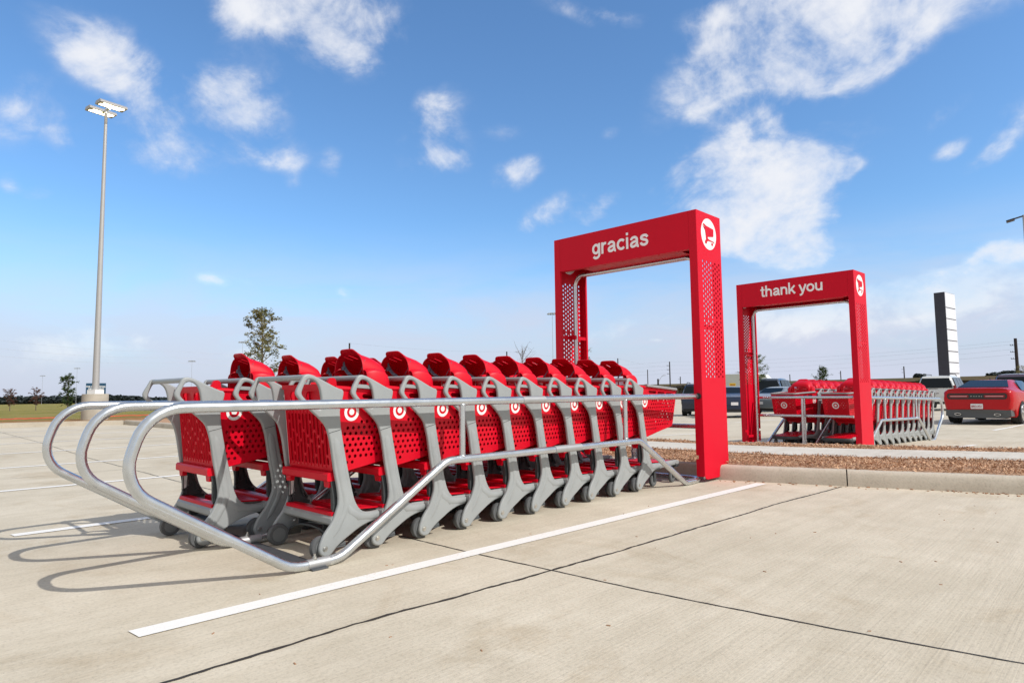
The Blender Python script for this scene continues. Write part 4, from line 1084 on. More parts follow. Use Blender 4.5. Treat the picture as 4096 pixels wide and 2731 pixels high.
extr(bm,P,2.4,lambda u,v,w: Vector((u,w+1.2,v))); cb=obj('cab',bm,TRW,t)
bm=BM(); extr(bm,[(-.35,2.35),(1.0,2.4),(.68,3.2),(-.3,3.25)],.02,lambda u,v,w: Vector((u,-.02+w,v))); obj('side_window',bm,GLS,cb)
bm=BM(); box(bm,(-14,.0,1.2),(-3.6,2.4,5.0)); obj('trailer_box',bm,TRW,t)
for x in (-2.4,-1.2,1.9):
    bm=BM(); cyl(bm,(x,.25,.5),(0,1,0),.5,.4,16); obj('wheel',bm,BLACK,t)
tp=at(2930,1539,140); bm=BM(); box(bm,(-.65,-.03,-.38),(.65,.03,.38)); o=obj('sign_face',bm,YEL)
t=thing('clearance_sign','small yellow sign hung under the overpass below the white trailer','sign',(tp.x,tp.y,tp.z),facing(tp)); o.parent=t
bm=BM(); 
for i,(x,w_) in enumerate(((-.42,.12),(-.24,.10),(-.08,.12),(.16,.1),(.32,.14))): box(bm,(x,-.045,-.12),(x+w_,-.032,.14))
obj('sign_print',bm,REDT,o)
bm=BM(); box(bm,(-.05,.04,-5),(.05,.12,.3)); obj('sign_post',bm,OVW,t)
# poles
WOOD=mat('dark_wood_pole',(.035,.028,.03),.9,noise=.3,nscale=3); MAST=mat('hazed_grey_mast',(.40,.43,.48),.6,metal=.3,noise=.05)  # MAST: distance haze put into the colour, lightened toward the sky
def upole(px,py,D,lab,arms=3,r=.17,top=None,lean=0):
    p=at(px,py,D); z0=-4.0; 
    t=thing('utility_pole',lab,'utility pole',(p.x,p.y,z0),facing(p),'utility poles along the horizon')
    bm=BM(); tube(bm,[(0,0,-1),(0,0,p.z-z0)],r*1.3,8,r2=r); obj('pole_shaft',bm,WOOD,t)
    for k in range(arms):
        z=p.z-z0-1.6-1.55*k; bm=BM(); box(bm,(-1.05,-.06,z-.05),(0,.06,z+.05)); 
        for x in (-1.0,-.62): box(bm,(x-.06,-.06,z+.05),(x+.06,.06,z+.28))
        obj('insulator_arm',bm,WOOD,t)
    return p
U=[upole(1398,1372,140,'dark utility pole tip rising directly behind the first big cart hood',0),upole(2027,1406,178,'utility pole tip showing above the middle hoods of the right row',0),
   upole(2471,1433,215,'utility pole tip above the last hoods, left of the taller armed pole',0),upole(2678,1446,246,'dark utility pole with three short insulator arms seen through the gracias archway',3,.2),
   upole(4061,1353,148,'thick dark utility pole near the right edge beyond the red car',3,.30),upole(3615,1465,330,'thin utility pole left of the white sport utility vehicle',2,.26),
   upole(3362,1483,405,'faint utility pole seen through the thank you archway, right side',1,.26),upole(3159,1497,430,'faint utility pole seen through the thank you archway above the pickup roof',0,.26),
   upole(2721,1506,380,'short thin utility pole just right of the armed one',1,.24),upole(2590,1478,330,'grey slender pole left of the armed utility pole',0,.2)]
WIRE=mat('wire',(.22,.23,.26),.7,noise=.05); WIRE2=mat('bright_wire',(.62,.64,.68),.4,noise=.05)
def wire(P,r,mt,lab,grp):
    bm=BM(); Q=[]
    for a,b in zip(P,P[1:]):
        for i in range(16):
            f=i/16; q=a.lerp(b,f); q.z-=4*f*(1-f)*(a-b).length*.012; Q.append(q)
    Q.append(P[-1]); tube(bm,Q,r,4,False); return tag(obj('power_cable',bm,mt),lab,'cable',grp)
for k,(y0,y1,y2) in enumerate(((1446,1363,1340),(1461,1376,1352),(1477,1396,1372),(1492,1417,1393))):
    wire([at(2200,y0+14,300),at(2678,y0,246),at(4061,y1,148),at(4500,y2,110)],.012,WIRE,('top','second','third','lowest')[k]+' power cable running from the armed pole to the right edge','power cables on the right')
for k,(y0,y1) in enumerate(((1352,1404),(1386,1428),(1418,1449))):
    wire([at(-150,y0-9,120),at(700,y1,200),at(1398,y1+14,300)],.013,WIRE2,('highest','middle','lowest')[k]+' of three pale cables crossing low behind the lamp pole','power cables on the left')
wire([at(1398,1372,140),at(2027,1406,178),at(2471,1433,215),at(2678,1470,246)],.010,WIRE,'thin dark cable sagging between the pole tips above the cart hoods','power cables on the left')
def hmast(px,py,D,lab):
    p=at(px,py,D); z0=-5
    t=thing('high_mast_light',lab,'light mast',(p.x,p.y,z0),facing(p),'high mast lights on the horizon'); bm=BM(); tube(bm,[(0,0,0),(0,0,p.z-z0)],.10,8,r2=.06); obj('mast',bm,MAST,t)
    bm=BM()
    for k in range(5): 
        a=PI*k/5; R=Matrix.Translation((0,0,p.z-z0))@Matrix.Rotation(a,4,'Z'); box(bm,(-1.5,-.1,-.15),(1.5,.1,.1),0,R); box(bm,(-1.9,-.3,-.4),(-1.3,.3,-.15),0,R); box(bm,(1.3,-.3,-.4),(1.9,.3,-.15),0,R)
    obj('lamp_ring',bm,MAST,t)
hmast(2209,1253,230,'tall high mast light just left of the gracias archway'); hmast(768,1443,330,'high mast light above the first left cart handle'); hmast(309,1472,420,'faint high mast light over the dark green bushy tree')
hmast(171,1502,480,'faint high mast light between the russet trees'); hmast(971,1367,290,'high mast light left of the olive leaved tree')
# traffic signal arm and street lamp through the arch
tp=at(2632,1515,120); t=thing('street_lamp','dark street lamp post with a thin raised arm, seen through the gracias archway','street lamp',(tp.x,tp.y,-4),facing(tp))
bm=BM(); tube(bm,[(0,0,0),(0,0,tp.z+4)],.22,10,r2=.16); obj('post',bm,WOOD,t)
bm=BM(); tube(bm,[(0,0,tp.z+3.3),(.4,0,tp.z+4.0),(.75,0,tp.z+4.5),(1.05,0,tp.z+4.62)],.035,6); box(bm,(.9,-.08,tp.z+4.58),(1.4,.08,tp.z+4.68)); obj('lamp_arm',bm,MAST,t)
bm=BM(); tube(bm,[(0,0,tp.z+2.25),(2.2,0,tp.z+2.32),(4.6,0,tp.z+2.75)],.11,8); box(bm,(3.4,-.12,tp.z+2.45),(4.3,.12,tp.z+2.7)); obj('signal_arm',bm,WOOD,t)
def lotlight(px,py,D,lab,dx):
    p=at(px,py,D); t=thing('lot_light',lab,'lamp post',(p.x,p.y,-.8),facing(p)); h=p.z+.8
    bm=BM(); tube(bm,[(0,0,0),(0,0,h)],.10,10,r2=.06); obj('pole',bm,MAST,t)
    for s in dx:
        bm=BM(); R=Matrix.Translation((0,0,h-.05))@Matrix.Rotation(.22*s,4,'Y'); box(bm,(0 if s>0 else -.75,-.05,-.04),(.75 if s>0 else 0,.05,.03),0,R); box(bm,(.45*s if s>0 else -.85,-.25,-.08),(.85 if s>0 else -.45,.25,.0),0,R); obj('lamp_head',bm,NAVY,t)
    return t
lotlight(4094,860,38,'dark lamp post cut by the right edge of the photo, high in the sky',(-1,1))
lotlight(3425,1212,70,'lamp post hidden behind the thank you archway, one head tip showing right of it',(1,))
# ================================================================ CARS
def carpaint(name,c,metal=.3,r=.3): return mat(name,c,r,metal=metal,noise=.03,nscale=1,coat=.6)
CHROME=mat('chrome',(.75,.76,.78),.15,metal=1,noise=.03); TAIL=mat('tail_lamp_red',(.22,.003,.006),.35,noise=.1); TRIMB=mat('black_trim',(.018,.018,.02),.5,noise=.1); PLT=mat('licence_plate',(.72,.72,.74),.4,noise=.03); GREYP=mat('grey_lower_trim',(.08,.085,.09),.5,noise=.1)
LAMPL=mat('lit_tail_strip',(.75,.35,.38),.3,noise=.05)
def loft(st,mt,gl,t):
    """st: sections (x, zbot, [(y,z)...half section from bottom centre outwards to roof centre]); returns body and glass meshes"""
    bm=BM(); rows=[]
    for x,P in st:
        L=[bm.verts.new((x+(p[2] if len(p)>2 else 0),p[0],p[1])) for p in P]; Rr=[bm.verts.new((x+(p[2] if len(p)>2 else 0),-p[0],p[1])) for p in P[1:-1]][::-1]
        rows.append(L+Rr)
    n=len(rows[0])
    for a,b in zip(rows,rows[1:]):
        for k in range(n): bm.faces.new((a[k],a[(k+1)%n],b[(k+1)%n],b[k]))
    bm.faces.new(rows[0][::-1]); bm.faces.new(rows[-1]); bmesh.ops.recalc_face_normals(bm,faces=bm.faces)
    return bm
def car(name,label,loc,rz,paint,prof,W,L,wr,tread=.8,group=None,cat='car',rim=CHROME):
    """prof: dict of side profile values. x=0 rear bumper, x=L front"""
    t=thing(name,label,cat,loc,rz,group)
    st=[]
    for (x,zb,zs,zr,w,wr_,wt) in prof:   # x, bottom, shoulder z, roof z, half width shoulder, half width at roof, half width at sill
        mid=zb+(zs-zb)*.55
        st.append((x,[(0,zb),(wt*.96,zb),(wt,zb+.05),(w*1.0,mid),(w*.985,zs-.05),(w*.95,zs),(wr_+(w*.95-wr_)*.12,zs+(zr-zs)*.85),(wr_*.93,zs+(zr-zs)*.97),(0,zr)]))
    bm=loft(st,None,None,None)
    o=obj('body',bm,paint,t); shade(o.data,28)
    md=o.modifiers.new('b','BEVEL'); md.width=.03; md.segments=2; md.limit_method='ANGLE'; md.angle_limit=.6
    return t
def wheel_at(t,x,y,r,w,rim=CHROME):
    s=1 if y>0 else -1
    bm=BM(); cyl(bm,(0,-.02*s,0),(0,1,0),r*1.13,w*.6,28); a=obj('wheel_arch',bm,BLACK,t); a.location=(x,y-.02*s,r+.01)
    bm=BM(); tube(bm,[(0,-w/2,0),(0,-w/2+.02,0),(0,w/2-.02,0),(0,w/2,0)],r,32); m=bpy.data.meshes.new('w'); bm.to_mesh(m); bm.free(); shade(m,40)
    q=obj('wheel',m,BLACK,t); q.location=(x,y,r)
    bm=BM(); yo=s*(w/2+.004)
    cyl(bm,(0,yo,0),(0,1,0),r*.16,.02,12); tube(bm,[(r*.66*math.cos(2*PI*k/28),yo,r*.66*math.sin(2*PI*k/28)) for k in range(29)],.016,5,False)
    for k in range(5):
        a=2*PI*k/5; R=Matrix.Rotation(a,4,'Y'); box(bm,(-.035,yo-.008,.04),(.035,yo+.008,r*.66),0,R)
    obj('rim',bm,rim,q)
def quad(bm,P,th=.012,d=Vector((-1,0,0))):
    P=[Vector(p) for p in P]; a=[bm.verts.new(p) for p in P]; b=[bm.verts.new(p+d*th) for p in P]; n=len(P)
    bm.faces.new(b)
    for i in range(n): bm.faces.new((a[i],a[(i+1)%n],b[(i+1)%n],b[i]))
    bmesh.ops.recalc_face_normals(bm,faces=bm.faces)
# --- red muscle coupe, rear three-quarter
RC=mat('red_car_paint',(.44,.0012,.006),.26,noise=.03,spec=.35,nscale=1)
rp=at(3906,1600,20.3)
prof=[(0,.46,.98,1.0,.86,.82,.80),(.05,.44,1.03,1.06,.90,.82,.86),(.16,.44,1.05,1.10,.93,.80,.89),(.40,.42,1.05,1.12,.955,.78,.91),(.50,.22,1.05,1.125,.96,.77,.91),(.85,.22,1.045,1.16,.965,.72,.91),(1.25,.20,1.03,1.29,.965,.61,.91),(1.65,.20,1.0,1.385,.96,.56,.91),(2.1,.20,.99,1.41,.955,.55,.91),(2.7,.20,.985,1.375,.95,.56,.91),(3.2,.20,.99,1.22,.95,.66,.90),(3.55,.20,.99,1.03,.945,.72,.90),(4.5,.22,.93,.96,.92,.80,.86),(4.95,.30,.75,.78,.80,.7,.72)]
car_r=car('muscle_car','red two-door muscle coupe seen from behind, parked right of the far corral',(rp.x,rp.y,-.245),-.085,RC,prof,1.9,4.95,.36,group=None)
bd=[c for c in car_r.children if c.name.startswith('body')][0]
for x,y in ((.98,.84),(.98,-.84),(3.95,.84),(3.95,-.84)): wheel_at(car_r,x,y,.36,.27)
def part(name,fn,mt,parent): 
    bm=BM(); fn(bm); return obj(name,bm,mt,parent)
X=Vector((-1,0,0))
part('rear_window',lambda b: quad(b,[(.80,-.68,1.152),(.80,.68,1.152),(1.54,.51,1.375),(1.54,-.51,1.375)],.018,Vector((-.35,0,.94))),GLS,car_r)
for s in (1,-1):
    part('side_window',lambda b: quad(b,[(1.35,s*.895,1.04),(3.05,s*.895,1.04),(2.72,s*.655,1.35),(1.95,s*.62,1.372)],.012,Vector((0,s*.8,.6))),GLS,car_r)
    part('exhaust_tip',lambda b: [tube(b,[(-.02,s*.52+u*.085,.315+v*.032) for u,v in [(math.cos(2*PI*k/16),math.sin(2*PI*k/16)) for k in range(17)]],.012,6,False)],CHROME,car_r)
    part('exhaust_opening',lambda b: extr(b,[(s*.52+u_*.078,.315+v_*.028) for u_,v_ in circ(0,0,1,14)],.02,lambda u,v,w: Vector((-.012+w*.5,u,v))),BLACK,car_r)
part('tail_lamp_band',lambda b: extr(b,rrect(-.79,.785,.79,.975,.075,5),.06,lambda u,v,w: Vector((w*.5+.004,u,v))),TRIMB,bd)
for s in (1,-1):
    tl=part('tail_lamp',lambda b: extr(b,rrect(.20,.835,.745,.925,.035,4),.02,lambda u,v,w: Vector((-.014+w*.5,u*s,v))),TAIL,bd)
    part('lamp_strip',lambda b: extr(b,rrect(.24,.868,.70,.890,.009,3),.02,lambda u,v,w: Vector((-.022+w*.5,u*s,v))),LAMPL,tl)
me=text_mesh('DODGE',.055,.003,.001,2.0); obj('lettering',flip(remap(me,lambda x,y,w: Vector((-.013-w,-x,.868+y*.6)))),CHROME,bd)
part('spoiler',lambda b: extr(b,[(-.80,0),(-.78,.05),(-.6,.085),(.6,.085),(.78,.05),(.80,0)],.20,lambda u,v,w: Vector((.12+w+.05*abs(u),u,1.055+v*(.9 if w<0 else .6)))),RC,car_r)
part('diffuser',lambda b: [extr(b,[(-.86,.26),(-.85,.455),(-.4,.465),(.4,.465),(.85,.455),(.86,.26),(.62,.20),(-.62,.20)],.46,lambda u,v,w: Vector((.215+w+.06*abs(u)**3,u,v)))],GREYP,car_r)
part('underbody',lambda b: box(b,(.2,-.7,.19),(4.6,.7,.26)),BLACK,car_r)
pl=part('licence_plate',lambda b: extr(b,rrect(-.16,.49,.16,.645,.012),.02,lambda u,v,w: Vector((-.020+w,u,v))),PLT,bd)
me=text_mesh('BRD-X51',.095,.001,.0015,.95); obj('plate_letters',flip(remap(me,lambda x,y,w: Vector((-.033-w,-x*.78,.530+y)))),REDT,pl)
for s in (1,-1):
    mq=part('door_mirror',lambda b: [box(b,(3.0,s*.93,1.03),(3.12,s*1.12,1.15)),box(b,(3.02,s*.88,1.00),(3.08,s*.98,1.05))],RC,car_r)
    part('sill_trim',lambda b: box(b,(1.45,s*.885,.20),(3.5,s*.925,.33)),GREYP,car_r)
part('antenna_fin',lambda b: extr(b,[(1.72,0),(1.90,0),(1.76,.05)],.03,lambda u,v,w: Vector((u,w,1.408+v))),TRIMB,car_r)
# --- sport utility vehicles
def suv(name,label,p,z,rz,pc,sc=1,rack=True,plate='',glassy=.62,cat='suv'):
    prof=[(0,.42,.95,.97,.86,.84,.82),(.05,.36,1.10,1.12,.92,.86,.86),(.12,.34,1.14,1.62,.94,.72,.88),(.32,.32,1.15,1.83,.95,.68,.90),(1.2,.30,1.15,1.87,.96,.68,.91),(2.4,.30,1.14,1.86,.96,.68,.91),(2.95,.30,1.13,1.78,.96,.68,.91),(3.55,.30,1.12,1.22,.955,.76,.90),(4.6,.34,1.02,1.08,.92,.84,.86),(4.9,.42,.80,.84,.82,.78,.78)]
    t=car(name,label,(p.x,p.y,z),rz,pc,prof,1.9,4.9,.38,cat=cat); t.scale=(sc,sc,sc)
    bd=[c for c in t.children][0]
    for x,y in ((1.0,.83),(1.0,-.83),(4.0,.83),(4.0,-.83)): wheel_at(t,x,y,.38,.26)
    part('rear_window',lambda b: quad(b,[(.045,-.80,1.17),(.045,.80,1.17),(.155,.64,1.70),(.155,-.64,1.70)],.03,Vector((-.97,0,.25))),GLS,t)
    for s in (1,-1):
        for xa,xb,xc,xd in ((.35,1.35,1.35,.50),(1.43,2.25,2.25,1.43),(2.33,3.25,2.85,2.33)):
            part('side_window',lambda b: quad(b,[(xa,s*.925,1.18),(xb,s*.925,1.18),(xc,s*.745,1.74),(xd,s*.745,1.74)],.012,Vector((0,s*.94,.3))),GLS,t)
        part('tail_lamp',lambda b: box(b,(-.012+.055,s*.83 if s>0 else -.94,.92),(.15,s*.94 if s>0 else -.83,1.30)),TAIL,bd)
        part('door_mirror',lambda b: box(b,(3.0,min(s*.96,s*1.14),1.12),(3.1,max(s*.96,s*1.14),1.28)),TRIMB,t)
        if rack: part('roof_rack',lambda b: tube(b,fillet([(.4,s*.60,1.84),(.55,s*.60,1.93),(2.5,s*.60,1.93),(2.75,s*.60,1.84)],.1,4),.02,6),TRIMB,t)
    part('bumper',lambda b: box(b,(-.06,-.86,.42),(.10,.86,.66)),pc,t); part('lower_valance',lambda b: box(b,(-.03,-.82,.28),(.2,.82,.415)),BLACK,t)
    pl=part('licence_plate',lambda b: box(b,(-.030,-.17,.80),(.045,.17,.95)),PLT,bd)
    if plate:
        me=text_mesh(plate,.10,.001,.001,.95); obj('plate_letters',flip(remap(me,lambda x,y,w: Vector((-.034-w,-x*.8,.84+y)))),NAVY,pl)
    part('wiper',lambda b: box(b,(.03,-.1,1.115),(.06,.45,1.135)),TRIMB,t)
    return t
WP=carpaint('white_car_paint',(.68,.69,.68),.05,.3); NP=carpaint('navy_car_paint',(.008,.013,.035),.3,.2); GP=carpaint('silver_grey_paint',(.26,.29,.31),.5,.3); BP=carpaint('dark_blue_paint',(.010,.022,.055),.4,.25); PP=carpaint('plum_grey_paint',(.12,.09,.13),.5,.25)
q=at(3742,1560,34.5); suv('white_suv','white sport utility vehicle with roof rack, between the far corral and red coupe',q,-.25,.02,WP,.97,plate='MM-2694')
q=at(2790,1560,35.5); suv('navy_suv','dark navy sport utility vehicle seen beyond the front corral, partly behind the right archway post',q,-.52,.42,NP,.97)
q=at(4064,1560,27); suv('plum_suv','plum-grey sport utility vehicle parked beyond the red coupe at the right edge',q,-.33,-.05,PP,.97,rack=False)
q=at(3062,1560,41); t=suv('dark_pickup','dark slate crew cab truck above the silver-grey sedan, seen through the thank you archway',q,-.38,.18,carpaint('slate_paint',(.07,.09,.13),.5,.25),1.08,rack=False,cat='pickup')
def sedan(name,label,p,z,rz,pc):
    prof=[(0,.40,.78,.80,.82,.80,.78),(.08,.28,.93,.95,.88,.82,.84),(.5,.24,.97,1.02,.91,.76,.86),(.95,.22,.97,1.12,.915,.68,.87),(1.5,.20,.96,1.40,.915,.58,.87),(2.1,.20,.95,1.46,.91,.57,.87),(2.8,.20,.95,1.42,.91,.57,.87),(3.5,.20,.95,1.08,.905,.66,.86),(4.3,.22,.88,.93,.88,.75,.82),(4.8,.32,.70,.73,.76,.66,.70)]
    t=car(name,label,(p.x,p.y,z),rz,pc,prof,1.8,4.8,.33)
    bd=t.children[0]
    for x,y in ((1.0,.80),(1.0,-.80),(3.85,.80),(3.85,-.80)): wheel_at(t,x,y,.33,.24)
    part('rear_window',lambda b: quad(b,[(.90,-.62,1.07),(.90,.62,1.07),(1.45,.50,1.37),(1.45,-.50,1.37)],.02,Vector((-.45,0,.89))),GLS,t)
    for s in (1,-1):
        part('side_window',lambda b: quad(b,[(1.25,s*.865,.99),(2.2,s*.865,.99),(2.2,s*.64,1.38),(1.65,s*.64,1.36)],.012,Vector((0,s*.86,.5))),GLS,t)
        part('side_window',lambda b: quad(b,[(2.28,s*.865,.99),(3.35,s*.865,.99),(2.85,s*.64,1.36),(2.28,s*.64,1.38)],.012,Vector((0,s*.86,.5))),GLS,t)
        part('tail_lamp',lambda b: box(b,(.03,min(s*.60,s*.90),.74),(.22,max(s*.60,s*.90),.92)),TAIL,bd)
        part('door_mirror',lambda b: box(b,(3.05,min(s*.92,s*1.08),.98),(3.15,max(s*.92,s*1.08),1.10)),pc,t)
    part('licence_plate',lambda b: box(b,(-.012,-.16,.56),(.03,.16,.70)),PLT,bd)
    part('lower_valance',lambda b: box(b,(.02,-.76,.24),(.2,.76,.36)),BLACK,t)
    return t
q=at(2938,1600,29.5); sedan('blue_sedan','dark blue sedan with red tail lamp, between the two archways',(at(2938,1600,30)),-.36,.52,BP)
q=at(3040,1600,33); sedan('silver_sedan','silver-grey sedan beside the left post of the thank you archway',q,-.40,-.12,GP)
# ================================================================ SKY AND LIGHT
SUN=Vector((.235,-1.08,1.0)).normalized(); EL=math.asin(SUN.z); ROT=math.atan2(SUN.x,SUN.y)
w=bpy.data.worlds.new('World'); S.world=w; w.use_nodes=True; nt=w.node_tree; N=nt.nodes; L=nt.links
N.clear(); out=N.new('ShaderNodeOutputWorld'); bg=N.new('ShaderNodeBackground'); bg.inputs['Strength'].default_value=.13; L.new(bg.outputs[0],out.inputs[0])
sky=N.new('ShaderNodeTexSky'); sky.sky_type='NISHITA'; sky.sun_disc=False; sky.sun_elevation=EL; sky.sun_rotation=ROT; sky.altitude=20; sky.air_density=1.0; sky.dust_density=.7; sky.ozone_density=2.2
tc=N.new('ShaderNodeTexCoord')
def math_(op,a,b=None,c=None,clamp=False):
    m=N.new('ShaderNodeMath'); m.operation=op; m.use_clamp=clamp
    for i,v in enumerate((a,b,c)):
        if v is None: continue
        if isinstance(v,(int,float)): m.inputs[i].default_value=v
        else: L.new(v,m.inputs[i])
    return m.outputs[0]
sep=N.new('ShaderNodeSeparateXYZ'); L.new(tc.outputs['Generated'],sep.inputs[0])
az=math_('ARCTAN2',sep.outputs[1],sep.outputs[0]); el=math_('ARCSINE',sep.outputs[2])
cmb=N.new('ShaderNodeCombineXYZ'); L.new(az,cmb.inputs[0]); L.new(el,cmb.inputs[1])
def nz(scale,detail,rough,vec,dist=0):
    n=N.new('ShaderNodeTexNoise'); n.inputs['Scale'].default_value=scale; n.inputs['Detail'].default_value=detail; n.inputs['Roughness'].default_value=rough; n.inputs['Distortion'].default_value=dist; L.new(vec,n.inputs['Vector']); return n
# clouds sit on a layer: stretch the lookup towards the horizon
n1=nz(3.2,3,.5,cmb.outputs[0]); vm=N.new('ShaderNodeVectorMath'); vm.operation='SUBTRACT'; L.new(n1.outputs['Color'],vm.inputs[0]); vm.inputs[1].default_value=(.5,.5,.5)
vs_=N.new('ShaderNodeVectorMath'); vs_.operation='MULTIPLY_ADD'; L.new(vm.outputs[0],vs_.inputs[0]); vs_.inputs[1].default_value=(.17,.14,0); L.new(cmb.outputs[0],vs_.inputs[2]); warped=vs_.outputs[0]
mpc=N.new('ShaderNodeMapping'); mpc.inputs['Rotation'].default_value=(0,0,.35); mpc.inputs['Scale'].default_value=(1,1.35,1); L.new(cmb.outputs[0],mpc.inputs['Vector'])
fb=nz(11,8,.58,mpc.outputs[0],.25); fb2=nz(34,5,.6,mpc.outputs[0],.3)
# (display px x, y, radius x, radius y, tilt deg, strength) measured as directions
CL=[(720,40,170,70,-8,1.0),(790,85,95,60,0,.9),(640,20,120,50,0,.5),(225,95,90,55,35,.75),(240,150,50,45,0,.6),(330,205,60,45,0,.5),(400,335,125,62,-8,.95),(350,375,70,32,0,.6),(520,240,85,60,0,.75),(560,290,70,60,0,.55),(360,215,50,50,0,.45),
    (40,290,75,45,35,.7),(168,357,38,26,0,.65),(10,435,28,16,0,.55),(75,475,34,18,0,.3),(110,205,50,24,0,.3),(150,280,70,35,0,.35),(625,378,62,26,-8,.6),(745,388,26,26,0,.6),(655,430,22,22,0,.3),
    (1035,270,55,45,-30,.65),(1000,360,65,48,-10,.85),(1050,390,40,22,0,.5),(1188,407,46,27,-25,.85),(1265,482,88,26,-32,.7),(1365,475,52,26,-30,.95),(1425,420,42,18,-15,.35),(1405,290,22,14,0,.35),(700,185,80,28,-15,.35),(1340,10,90,25,0,.5),(1140,310,30,24,0,.3),
    (1680,110,150,80,-30,1.0),(1860,85,210,90,-18,1.3),(2060,40,200,60,-14,1.25),(1760,150,90,55,-20,.8),(1990,130,110,50,-28,.8),(1640,235,60,24,-40,.5),(1640,20,80,30,0,.4),
    (1720,420,200,78,-10,.95),(1640,400,90,60,-10,.6),(1830,410,110,40,0,.75),(1760,520,120,60,0,1.1),(1780,585,110,34,8,1.1),(1680,350,120,22,-18,.4),(1830,335,36,60,-30,.35),
    (1948,400,30,14,-15,.8),(2165,358,32,15,-20,.75),(2150,275,60,16,-35,.45),(2300,345,85,20,-28,.75),(2330,300,60,40,-10,.4),(2110,520,60,24,-15,.4),(1930,560,60,20,-12,.4),(2270,548,40,14,-10,.5),(1900,255,30,12,-30,.25),
    (2130,610,240,26,-9,.75),(2280,590,160,24,-12,.7),(2080,680,300,44,-4,.6),(2250,700,250,60,0,.55),(1850,740,260,60,0,.40),(1430,770,200,26,0,.35),
    (530,634,58,18,-4,.85),(490,640,36,12,0,.5),(771,656,25,16,0,1.0),(815,580,40,18,0,.75),(888,568,24,14,0,.65),(705,560,40,14,0,.2),(1486,803,18,7,0,.9),(200,800,380,34,0,.34),(560,830,420,34,0,.34),(120,870,300,40,0,.25)]
acc=None
for x,y,rx,ry,ti,s_ in CL:
    if x<600: s_*=.82
    d=ray(x*1.7415,y*1.7415).normalized(); a0,e0=math.atan2(d.y,d.x),math.asin(d.z)
    sc_=1.7415/CF*math.cos(math.atan(abs(x*1.7415-2048)/CF))**2   # px to radians at that part of the sky
    mp=N.new('ShaderNodeMapping'); mp.vector_type='TEXTURE'; mp.inputs['Location'].default_value=(a0,e0,0); mp.inputs['Rotation'].default_value=(0,0,math.radians(ti)); mp.inputs['Scale'].default_value=(rx*sc_*1.35/max(.6,math.cos(e0)),ry*1.7415/CF*1.3,1)
    L.new(warped,mp.inputs['Vector']); ln=N.new('ShaderNodeVectorMath'); ln.operation='LENGTH'; L.new(mp.outputs[0],ln.inputs[0])
    mr=N.new('ShaderNodeMapRange'); mr.interpolation_type='SMOOTHSTEP'; mr.inputs[1].default_value=1.4; mr.inputs[2].default_value=.05; mr.inputs[3].default_value=0; mr.inputs[4].default_value=s_*1.12; L.new(ln.outputs['Value'],mr.inputs[0])
    acc=mr.outputs[0] if acc is None else math_('ADD',acc,mr.outputs[0])
acc=math_('MINIMUM',acc,1.15)
n3=nz(6.5,9,.62,mpc.outputs[0],.5)
f=math_('ADD',math_('MULTIPLY',math_('SUBTRACT',n3.outputs['Fac'],.51),4.2),math_('MULTIPLY',math_('SUBTRACT',fb.outputs['Fac'],.5),2.2))
f=math_('ADD',f,math_('MULTIPLY',math_('SUBTRACT',fb2.outputs['Fac'],.5),1.15))
# a thin veil low in the sky, thicker towards the right
vl=N.new('ShaderNodeMapRange'); vl.interpolation_type='SMOOTHSTEP'; vl.inputs[1].default_value=.27; vl.inputs[2].default_value=.06; vl.inputs[4].default_value=.85; L.new(el,vl.inputs[0])
vr=N.new('ShaderNodeMapRange'); vr.inputs[1].default_value=1.5; vr.inputs[2].default_value=.15; vr.inputs[3].default_value=.75; vr.inputs[4].default_value=1.15; L.new(az,vr.inputs[0])
mpv=N.new('ShaderNodeMapping'); mpv.inputs['Scale'].default_value=(1,3.6,1); mpv.inputs['Location'].default_value=(3,1,0); L.new(cmb.outputs[0],mpv.inputs['Vector']); nv=nz(3.4,8,.6,mpv.outputs[0],.4)
veil=math_('MULTIPLY',math_('MULTIPLY',vl.outputs[0],vr.outputs[0]),math_('MULTIPLY_ADD',nv.outputs['Fac'],2.6,-.55,True))
dens_=math_('ADD',math_('MULTIPLY',acc,1.0),math_('MULTIPLY',f,math_('MINIMUM',math_('MULTIPLY_ADD',acc,1.3,.12),.80)))
mrf=N.new('ShaderNodeMapRange'); mrf.interpolation_type='SMOOTHSTEP'; mrf.inputs[1].default_value=.10; mrf.inputs[2].default_value=1.9; mrf.inputs[4].default_value=.97; L.new(dens_,mrf.inputs[0])
cmask=math_('MAXIMUM',mrf.outputs[0],veil)
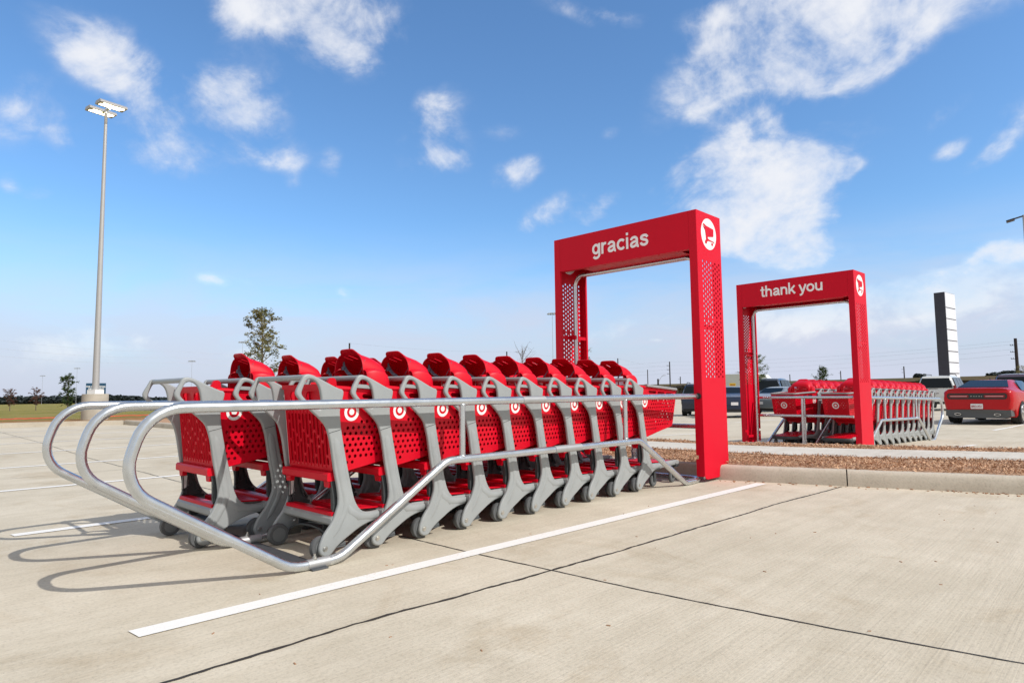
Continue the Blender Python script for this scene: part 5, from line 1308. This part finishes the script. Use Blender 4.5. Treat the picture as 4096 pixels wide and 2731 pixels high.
# horizon milkiness
hz=N.new('ShaderNodeMapRange'); hz.interpolation_type='SMOOTHERSTEP'; hz.inputs[1].default_value=.20; hz.inputs[2].default_value=-.02; hz.inputs[3].default_value=0; hz.inputs[4].default_value=.85; L.new(el,hz.inputs[0])
hs=N.new('ShaderNodeMix'); hs.data_type='RGBA'; hs.blend_type='MULTIPLY'; hs.inputs[0].default_value=1; L.new(sky.outputs[0],hs.inputs[6]); hs.inputs[7].default_value=(.71,.97,1.16,1)
m1=N.new('ShaderNodeMix'); m1.data_type='RGBA'; L.new(hz.outputs[0],m1.inputs[0]); L.new(hs.outputs[2],m1.inputs[6]); m1.inputs[7].default_value=(3.4,3.6,4.5,1)
m2=N.new('ShaderNodeMix'); m2.data_type='RGBA'; L.new(cmask,m2.inputs[0]); L.new(m1.outputs[2],m2.inputs[6]); 
cs=N.new('ShaderNodeMix'); cs.data_type='RGBA'; cs.inputs[6].default_value=(3.9,4.15,5.0,1); cs.inputs[7].default_value=(5.3,5.4,5.7,1)
mcs=N.new('ShaderNodeMapRange'); mcs.interpolation_type='SMOOTHSTEP'; mcs.inputs[1].default_value=.25; mcs.inputs[2].default_value=1.1; L.new(dens_,mcs.inputs[0]); L.new(mcs.outputs[0],cs.inputs[0]); L.new(cs.outputs[2],m2.inputs[7])
# added bright cloud deck outside the view, overhead and behind, to fill the shadows
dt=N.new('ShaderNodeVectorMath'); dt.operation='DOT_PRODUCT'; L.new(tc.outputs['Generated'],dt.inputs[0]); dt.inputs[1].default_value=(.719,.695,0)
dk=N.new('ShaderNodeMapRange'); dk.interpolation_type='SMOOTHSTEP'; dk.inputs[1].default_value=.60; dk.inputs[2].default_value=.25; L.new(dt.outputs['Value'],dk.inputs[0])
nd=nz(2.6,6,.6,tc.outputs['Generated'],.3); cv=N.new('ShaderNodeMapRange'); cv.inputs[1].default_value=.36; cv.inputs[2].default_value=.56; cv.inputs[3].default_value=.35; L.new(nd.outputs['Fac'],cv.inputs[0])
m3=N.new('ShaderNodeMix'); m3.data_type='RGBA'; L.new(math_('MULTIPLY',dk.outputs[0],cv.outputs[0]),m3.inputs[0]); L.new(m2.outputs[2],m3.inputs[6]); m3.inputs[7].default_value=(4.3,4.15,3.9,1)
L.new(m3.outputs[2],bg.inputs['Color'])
w.cycles.sampling_method='MANUAL'; w.cycles.sample_map_resolution=512
sl=bpy.data.lights.new('sun','SUN'); sl.energy=2.95; sl.angle=math.radians(.55); sl.color=(1,.95,.88)
so=bpy.data.objects.new('sun',sl); COL.objects.link(so); so.rotation_euler=SUN.to_track_quat('Z','Y').to_euler()
S.view_settings.view_transform='Standard'; S.view_settings.look='None'; S.view_settings.exposure=.36; S.view_settings.gamma=1
